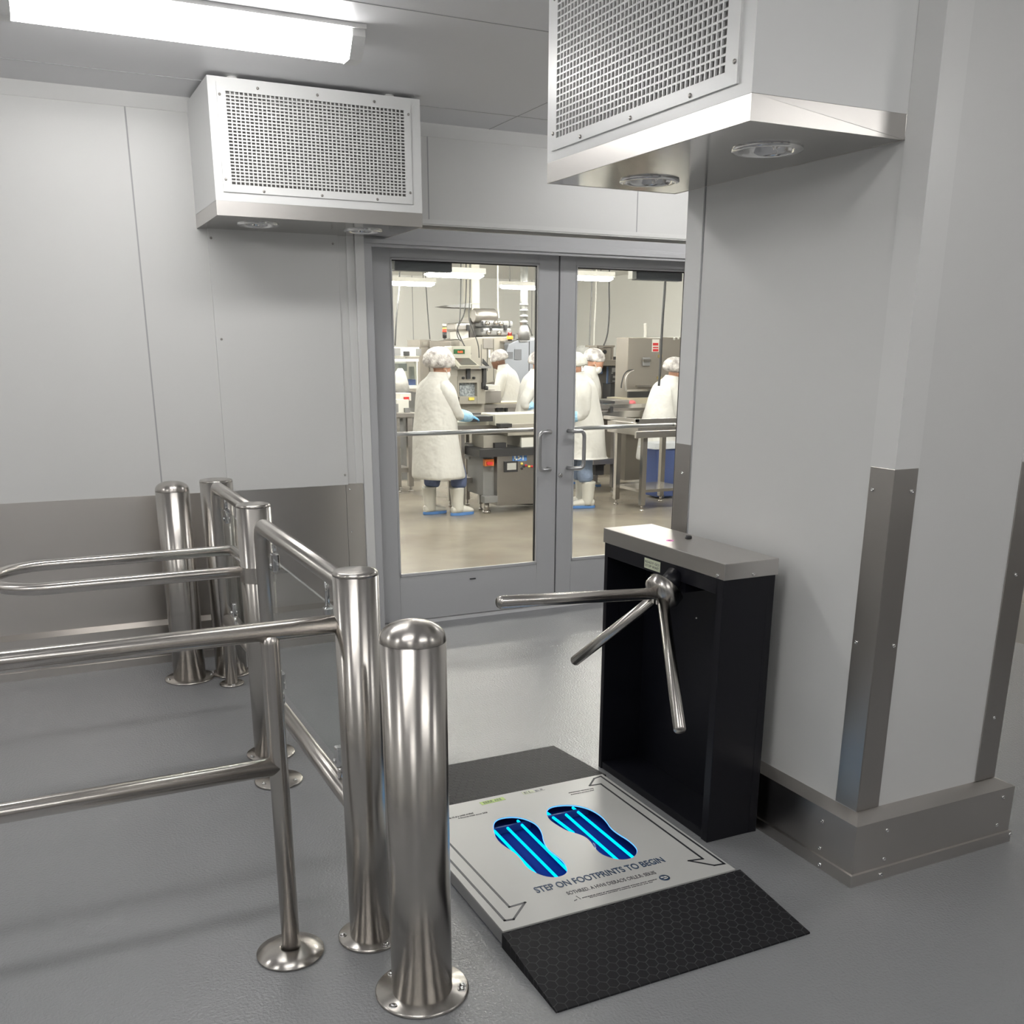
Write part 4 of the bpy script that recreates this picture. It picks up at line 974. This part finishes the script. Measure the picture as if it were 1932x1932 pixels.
cable([(1196, 698), (1186, 699), (1178, 706), (1173, 722), (1172, 732)], 10.4, 'dark bent hose left of the steel cabinet', .008, DARK, 'hose', 'bent hoses')
cable([(1196, 699), (1189, 702), (1182, 710), (1180, 722), (1181, 738)], 10.3, 'steel nozzle hose ending above the beige belt', .010, DKSTEEL, 'hose', 'bent hoses')
# conveyor in right pane
Y = 10.12
t = ft('belt_conveyor', 1180, 770, Y, 'beige belt conveyor on steel legs between the workers in the right door glass', 'conveyor')
part('belt', t, CREAM, (1186, 752, 1245, 762, Y+.3, .5)); part('frame', t, STEEL, (1120, 764, 1260, 768, Y-.05, .05), (1120, 777, 1260, 785, Y, .5)); 
part('bed', t, DKSTEEL, (1160, 755, 1187, 764, Y+.1, .4), (1120, 766, 1250, 778, Y+.1, .4), bevel=.003); part('clamps', t, DARK, (1152, 767, 1157, 779, Y-.06, .05), (1138, 757, 1160, 761, Y+.1, .3))
a = P(1158, 880, Y+.05); b2 = P(1256, 880, Y+.05); l0 = P(1138, 800, Y+.05)
legs(t, [(a.x, Y+.05), (b2.x, Y+.05), (a.x, Y+.5)], .032, P(1158, 785, Y).z)
part('lower_shelf', t, DKSTEEL, (1120, 867, 1159, 875, Y+.0, .5)); part('under_cabinet', t, TAUPE, (1134, 786, 1155, 848, Y+.15, .3))
part('gear_motor', t, DARK, (1124, 877, 1139, 896, Y+.1, .15), (1128, 874, 1142, 878, Y+.08, .15))
tag(MB().ell(P(1192, 760.5, Y+.25), (.05, .05, .035), 16, 8).build('red_tape_roll', mat('red_roll', (.75, .18, .20), .4)), 'small red roll lying on the conveyor in the right door glass', 'roll')
t = ft('dark_cabinet', 1178, 810, 14.0, 'dark upright cabinet far behind the conveyor in the right door glass', 'cabinet')
part('body', t, mat('navy_black', (.02, .025, .04), .4), (1166, 786, 1186, 872, 14.0, .5), bevel=.005); part('side', t, MIDG, (1186, 786, 1215, 836, 14.05, .5))
part('base_frame', t, WPLAS, (1163, 835, 1205, 838, 13.95, .3))
# sink table in front right
Y = 8.75
t = ft('sink_table', 1240, 850, Y, 'stainless sink table with lower shelf at the right edge of the door glass', 'table')
part('basin', t, STEEL, (1204, 800, 1300, 818, Y+.01, .6)); part('upper_rim', t, STEEL, (1202, 791, 1305, 797, Y-.02, .03), (1202, 791, 1206, 797, Y-.02, .66)); part('lower_rim', t, STEEL, (1200, 814, 1305, 823, Y-.02, .03), bevel=.004)
a = P(1213.5, 880, Y+.04); b2 = P(1300, 880, Y+.04)
legs(t, [(a.x, Y+.04), (b2.x, Y+.04), (a.x, Y+.55), (b2.x, Y+.55)], .026, P(1213, 823, Y).z, STEEL)
z = P(1240, 921, Y+.1).z; MB().box(a.x, b2.x, Y+.04, Y+.56, z-.03, z).build('lower_shelf', STEEL, t)
t = ft('blue_bin', 1262, 890, 9.45, 'tall blue bin with grey liner beside the sink table', 'bin')
f0 = P(1245, 936, 9.4); f1 = P(1290, 936, 9.4); g0 = P(1243, 848, 9.4); g1 = P(1295, 848, 9.4); Yb = 9.45
MB().hull([(f0.x, Yb, .02), (f1.x, Yb, .02), (f1.x, Yb+.25, .02), (f0.x, Yb+.25, .02)], [(g0.x-.02, Yb-.02, g0.z), (g1.x, Yb-.02, g0.z), (g1.x, Yb+.28, g0.z), (g0.x-.02, Yb+.28, g0.z)]).build('bin_body', BLUEBIN, t, bevel=.01)
MB().hull([(g0.x-.05, Yb-.04, g0.z), (g1.x, Yb-.04, g0.z), (g1.x, Yb+.3, g0.z), (g0.x-.05, Yb+.3, g0.z)], [(g0.x, Yb, g0.z+.06), (g1.x, Yb, g0.z+.06), (g1.x, Yb+.26, g0.z+.06), (g0.x, Yb+.26, g0.z+.06)]).build('liner_rim', mat('liner_grey', (.45, .47, .50), .4, bump=(20, .6, .02)), t)
for x in (f0.x+.05, f1.x-.05): MB().cyl((x, Yb-.02, .03), (x, Yb+.02, .03), .03, 12).build('caster', DARK, t)

# ------------------------------------------------------------------ people
def lerp(a, b, u): return a+(b-a)*u
def person(px_, Yp, rz, label, h, hands, lean=.10, trousers=JEANS, skin=SKIN, hem=.27, net=NET, mask=True, head_down=.35, netscale=1.0, sleeves=True, stance=.11, step=.08, girth=1.0, hfwd=0.):
    base = (P(px_, 900, Yp).x, Yp, 0); s = h/1.66
    t = thing('person', base, label, 'person', None, rz); W = Matrix.Translation(base) @ Matrix.Rotation(rz, 4, 'Z')
    V = lambda x, y, z: Vector((x*s, y*s, z*s))
    sl, cl = math.sin(lean), math.cos(lean)
    def T(x, y, z): # torso point, leaned about the hips (.88)
        dz = z-.88; return V(x*cl+dz*sl, y, .88+dz*cl-x*sl)
    def bld(mb, name, m_, par_, bevel=0, sub=0):
        mb.v = [tuple(W @ Vector(v)) for v in mb.v]; o = mb.build(name, m_, par_, bevel)
        if sub: q = o.modifiers.new('s', 'SUBSURF'); q.levels = sub; q.render_levels = sub
        return o
    ank = [V(-.02, stance, .10), V(step, -stance, .10)]
    knee = [V(.03, stance, .46), V(step+.03, -stance, .46)]
    hip = [V(0, .09, .86), V(0, -.09, .86)]
    sh = [T(0, .19*girth, 1.34), T(0, -.19*girth, 1.34)]
    hd = [V(*q) for q in hands]
    el = []
    for i in (0, 1):
        d = hd[i]-sh[i]; L1, L2 = .30*s, .26*s; D = min(d.length, L1+L2-.005)
        a = (L1*L1-L2*L2+D*D)/(2*D); hh = math.sqrt(max(L1*L1-a*a, 0)); u = d.normalized()
        side = Vector((-.7, .22 if i == 0 else -.22, -1.0)); side = (side-u*side.dot(u)).normalized()
        el.append(sh[i]+u*a+side*hh); hd[i] = sh[i]+u*D
    # body : one skinned surface
    hb = T(.03, 0, 1.455); hc = hb+Vector((math.sin(lean+head_down)*.10, 0, math.cos(lean+head_down)*.10))*s
    vs = [V(0, 0, .90), T(0, 0, 1.10), T(0, 0, 1.30), T(.0, 0, 1.42), hb, sh[0], el[0], hd[0], sh[1], el[1], hd[1], hip[0], knee[0], ank[0], hip[1], knee[1], ank[1]]
    es = [(0, 1), (1, 2), (2, 3), (3, 4), (2, 5), (5, 6), (6, 7), (2, 8), (8, 9), (9, 10), (0, 11), (11, 12), (12, 13), (0, 14), (14, 15), (15, 16)]
    rr = [.12, .12, .13, .06, .06, .06, .04, .028, .06, .04, .028, .085, .055, .035, .085, .055, .035]
    me = bpy.data.meshes.new('body'); me.from_pydata([tuple(W @ v) for v in vs], es, []); o = bpy.data.objects.new('body', me); COL.objects.link(o)
    sk = o.modifiers.new('skin', 'SKIN'); sv = me.skin_vertices[0].data
    for i, r in enumerate(rr): sv[i].radius = (r*s, r*s)
    sv[0].use_root = True
    ss = o.modifiers.new('sub', 'SUBSURF'); ss.levels = 1; ss.render_levels = 1
    dg = bpy.context.evaluated_depsgraph_get(); me2 = bpy.data.meshes.new_from_object(o.evaluated_get(dg)); bpy.data.objects.remove(o)
    # head with face, joined into the same mesh
    hr = Matrix.Rotation(lean+head_down, 3, 'Y')
    def face(p):
        q = p.copy()
        if p.z < -.1: q.x *= 1-.28*(-p.z-.1); q.y *= 1-.35*(-p.z-.1)
        if p.x > 0:
            q.x += .16*math.exp(-((p.y/.14)**2+((p.z+.15)/.20)**2))*1.1     # nose
            q.x -= .07*math.exp(-(((abs(p.y)-.33)/.16)**2+((p.z-.06)/.12)**2))  # eye sockets
            q.x += .05*math.exp(-((p.y/.25)**2+((p.z+.50)/.08)**2))        # lips
            q.x += .06*math.exp(-((p.y/.3)**2+((p.z+.85)/.15)**2))
        return q
    hm = MB().ell(hc, (.098*s, .076*s, .125*s), 32, 24, 0, hr, face)
    for k in (-1, 1):
        hm.ell(hc+hr @ Vector((-.005, k*.077, -.005))*s, (.018*s, .009*s, .032*s), 10, 8, 0, hr)
        hm.ell(hc+hr @ Vector((.082, k*.030, .008))*s, (.012*s, .014*s, .008*s), 10, 6, 1, hr)
    hm.v = [tuple(W @ Vector(v)) for v in hm.v]
    bm = bmesh.new(); bm.from_mesh(me2); off = {}
    nv = [bm.verts.new(v) for v in hm.v]
    for f, mi_ in zip(hm.f, hm.mi):
        try: g_ = bm.faces.new([nv[i] for i in f]); g_.material_index = mi_
        except ValueError: pass
    for f in bm.faces: f.smooth = True
    bmesh.ops.remove_doubles(bm, verts=nv, dist=1e-6)
    bm.to_mesh(me2); bm.free(); me2.materials.clear(); me2.materials.append(skin); me2.materials.append(DARK)
    bo = bpy.data.objects.new('body', me2); COL.objects.link(bo); par(bo, t)
    # coat
    rings = []; g1 = girth
    prof = [(hem+.10, .20, .235, .0), (hem+.11, .215, .25, .0), (.55, .200, .235, 0), (.75, .180, .220, 0), (.90, .172, .212, 0), (1.05, .165, .200, .01), (1.20, .160, .205, .01), (1.32, .135, .205, -.005), (1.39, .110, .170, -.01), (1.43, .085, .115, .005), (1.47, .072, .080, .015), (1.50, .066, .074, .02)]
    rnd = random.Random(int(px_))
    ph = rnd.random()*6
    for z, rx, ry, ox in prof:
        f = (z-.88); ring = []
        c_ = T(ox, 0, z) if z > .88 else V(ox*1.0+step*.3*(1-z/.88), 0, z)
        for j in range(28):
            a_ = 2*PI*j/28; fold = 1+(.035*math.sin(5*a_+ph)+.02*math.sin(9*a_+ph*2+z*3))*max(0, (1.0-z))*1.6+.012*math.sin(4*a_+z*14+ph)
            ring.append(c_+Vector((rx*g1*fold*math.cos(a_)*s, ry*g1*fold*math.sin(a_)*s, -rx*math.cos(a_)*sl*s if z > .88 else 0)))
        rings.append(ring)
    co_ = bld(MB().rings(rings, 0, True, False), 'coat', WCOAT, t, sub=1)
    for i in (0, 1):
        m1 = lerp(sh[i], el[i], .5)+Vector((0, 0, -.01)); m2 = lerp(el[i], hd[i], .45)
        inn = T(0, (.10 if i == 0 else -.10), 1.35)
        pts = [inn, lerp(inn, sh[i], .8), lerp(sh[i], el[i], .25), m1, lerp(sh[i], el[i], .85), lerp(el[i], hd[i], .10), lerp(el[i], hd[i], .22), lerp(el[i], hd[i], .34)]
        rad = [(.075*s, .085*s), (.088*s, .09*s), (.082*s, .085*s), (.072*s, .08*s), (.070*s, .078*s), (.066*s, .074*s), (.060*s, .066*s), (.052*s, .058*s)]
        bld(MB().tube(pts, rad, 20), 'sleeve', WCOAT, co_, sub=1)
        # blue sleeve guard and glove
        u = (hd[i]-el[i]).normalized()
        if sleeves:
            q = [lerp(el[i], hd[i], k) for k in (.18, .24, .45, .70, .90, 1.0)]
            bld(MB().tube(q, [.052*s, .066*s, .064*s, .060*s, .052*s, .036*s], 18), 'sleeve_guard', SLEEVE, t, sub=1)
        up = Vector((0, 0, 1)); sd = u.cross(up).normalized(); nn = sd.cross(u).normalized()
        w0 = hd[i]-u*.01*s; gm = MB()
        gm.tube([w0-u*.03*s, w0, w0+u*.035*s, w0+u*.085*s, w0+u*.10*s], [(.030*s, .026*s), (.030*s, .024*s), (.042*s, .020*s), (.043*s, .018*s), (.036*s, .012*s)], 14, flat=tuple(sd))
        for k, (off_, ln) in enumerate(((-.030, .060), (-.010, .072), (.011, .068), (.031, .050))):
            b0 = w0+u*.085*s+sd*off_*s; dn = (u*.8-nn*.45).normalized(); dn2 = (u*.45-nn*.9).normalized()
            gm.tube([b0, b0+u*ln*.35*s, b0+(u*ln*.35+dn*ln*.35)*s, b0+(u*ln*.35+dn*ln*.35+dn2*ln*.35)*s], [.0100*s, .0095*s, .009*s, .0065*s], 8)
        ts = -1 if i == 0 else 1
        b0 = w0+u*.03*s-sd*.030*ts*s*-1; td = (u*.6+sd*ts*.7-nn*.35).normalized()
        gm.tube([b0, b0+td*.035*s, b0+(td*.035+u*.028-nn*.01)*s], [.014*s, .0115*s, .008*s], 8)
        bld(gm, 'glove', GLOVE, t)
    # trousers and boots
    for i in (0, 1):
        k = 1 if i == 0 else -1
        pts = [hip[i], lerp(hip[i], knee[i], .5), knee[i], lerp(knee[i], ank[i], .30), lerp(knee[i], ank[i], .48)]
        bld(MB().tube(pts, [.10*s, .095*s, .088*s, .092*s, .086*s], 18), 'trouser_leg', trousers, t, sub=1)
        a_ = ank[i]; bt = MB()
        bt.tube([a_+V(-.005, 0, .205), a_+V(-.005, 0, .20), a_+V(0, 0, .12), a_+V(0, 0, .03), a_+V(.01, 0, -.04), a_+V(.01, 0, -.075)], [.078*s, .082*s, .074*s, .066*s, .066*s, .055*s], 20, flat=(1, 0, 0))
        bt.tube([a_+V(-.075, 0, -.045), a_+V(-.055, 0, -.042), a_+V(.02, 0, -.032), a_+V(.10, 0, -.045), a_+V(.17, 0, -.055), a_+V(.20, 0, -.062)], [(.028*s, .035*s), (.044*s, .045*s), (.05*s, .053*s), (.05*s, .040*s), (.047*s, .030*s), (.028*s, .016*s)], 18, flat=(0, 1, 0))
        bo_ = bld(bt, 'boot', BOOT, t, sub=1)
        out = []
        for q in range(28):
            an = 2*PI*q/28; x = math.cos(an); y = math.sin(an); X = .06+.145*x; yw = (.050+.008*x if X > -.02 else .045)*y
            out.append((X*s, yw*s))
        sm = MB(); sm.prism([(a_.x+x, a_.y+y) for x, y in out], .0, .030*s); bld(sm, 'sole', SOLE, bo_, .004)
    # hair net, mask
    nr = Matrix.Rotation(lean+head_down-.35, 3, 'Y')
    def nf(p):
        k = 1+.035*math.sin(9*math.atan2(p.y, p.x)+p.z*4)+.02*math.sin(17*p.z+5*p.y)
        q = p*k
        if p.z < -.25: q.z = -.25+(p.z+.25)*.25; q.x *= .93; q.y *= .93
        return q
    n_ = netscale
    bld(MB().ell(hc+nr @ Vector((-.028*n_, 0, .052))*s, (.132*s*n_, .108*s*n_, .115*s*n_), 32, 20, 0, nr, nf), 'hair_net', net, t)
    if mask:
        def mf(p):
            q = p.copy(); q.x += .12*math.exp(-((p.y/.3)**2+(p.z/.4)**2)); return q
        mo_ = bld(MB().ell(hc+hr @ Vector((.068, 0, -.058))*s, (.048*s, .066*s, .058*s), 18, 12, 0, hr, mf), 'face_mask', MASK, t)
        bld(MB().tube([hc+hr @ Vector((.06, .066, -.05))*s, hc+hr @ Vector((.0, .082, -.01))*s], .003*s, 6).tube([hc+hr @ Vector((.06, -.066, -.05))*s, hc+hr @ Vector((.0, -.082, -.01))*s], .003*s, 6), 'mask_strap', MASK, mo_)
    return t
person(822, 9.42, .12, 'person nearest behind the left door: long white coat, puffy hair net, blue gloves, white boots', 1.56,
       ((.37, .13, 1.04), (.39, -.10, 1.03)), lean=.05, hem=.31, netscale=1.32, girth=1.32, step=.20, hfwd=.0)
person(1104, 9.30, PI-.35, 'person in white coat, light jeans and white boots just right of the door handles', 1.56,
       ((.30, .10, 1.0), (.34, -.10, 1.02)), lean=.16, trousers=JEANSL, net=NETW, mask=False, hem=.45, head_down=.3, girth=1.2, step=.02, stance=.10)
person(1238, 9.92, -.10, 'person in white coat and white trousers behind the sink table and blue bin', 1.50,
       ((.30, .14, .90), (.32, -.12, .90)), lean=.24, trousers=mat('white_trousers', (.62, .64, .62), .7, bump=(12, .5, .03)), hem=.33, head_down=.30, girth=1.3, netscale=1.2)
person(966, 12.6, PI-.75, 'person in white coat with dark skin and grey hair net, turned away to the left', 1.60,
       ((.38, .12, 1.0), (.38, -.14, .98)), lean=.20, skin=SKIND, mask=False, head_down=.45, netscale=1.0, girth=1.15)
person(1000, 10.9, -.5, 'person in white coat and mask, half hidden by the left door glass right edge', 1.56,
       ((.10, .10, 1.02), (.14, -.14, 1.04)), lean=.10, head_down=.25, netscale=1.0, girth=1.25)
person(1094, 10.9, -.6, 'person in white coat standing behind the person with jeans, elbow showing to the right', 1.60,
       ((.22, .25, 1.06), (.22, -.24, .98)), lean=.15, head_down=.35, girth=1.25, netscale=1.05)
person(1097, 13.6, PI, 'person in the far back of whom only the hair net shows above the others', 1.64,
       ((.3, .15, 1.0), (.3, -.15, 1.0)), lean=.05, net=mat('grey_net', (.25, .25, .24), .7), head_down=.1)
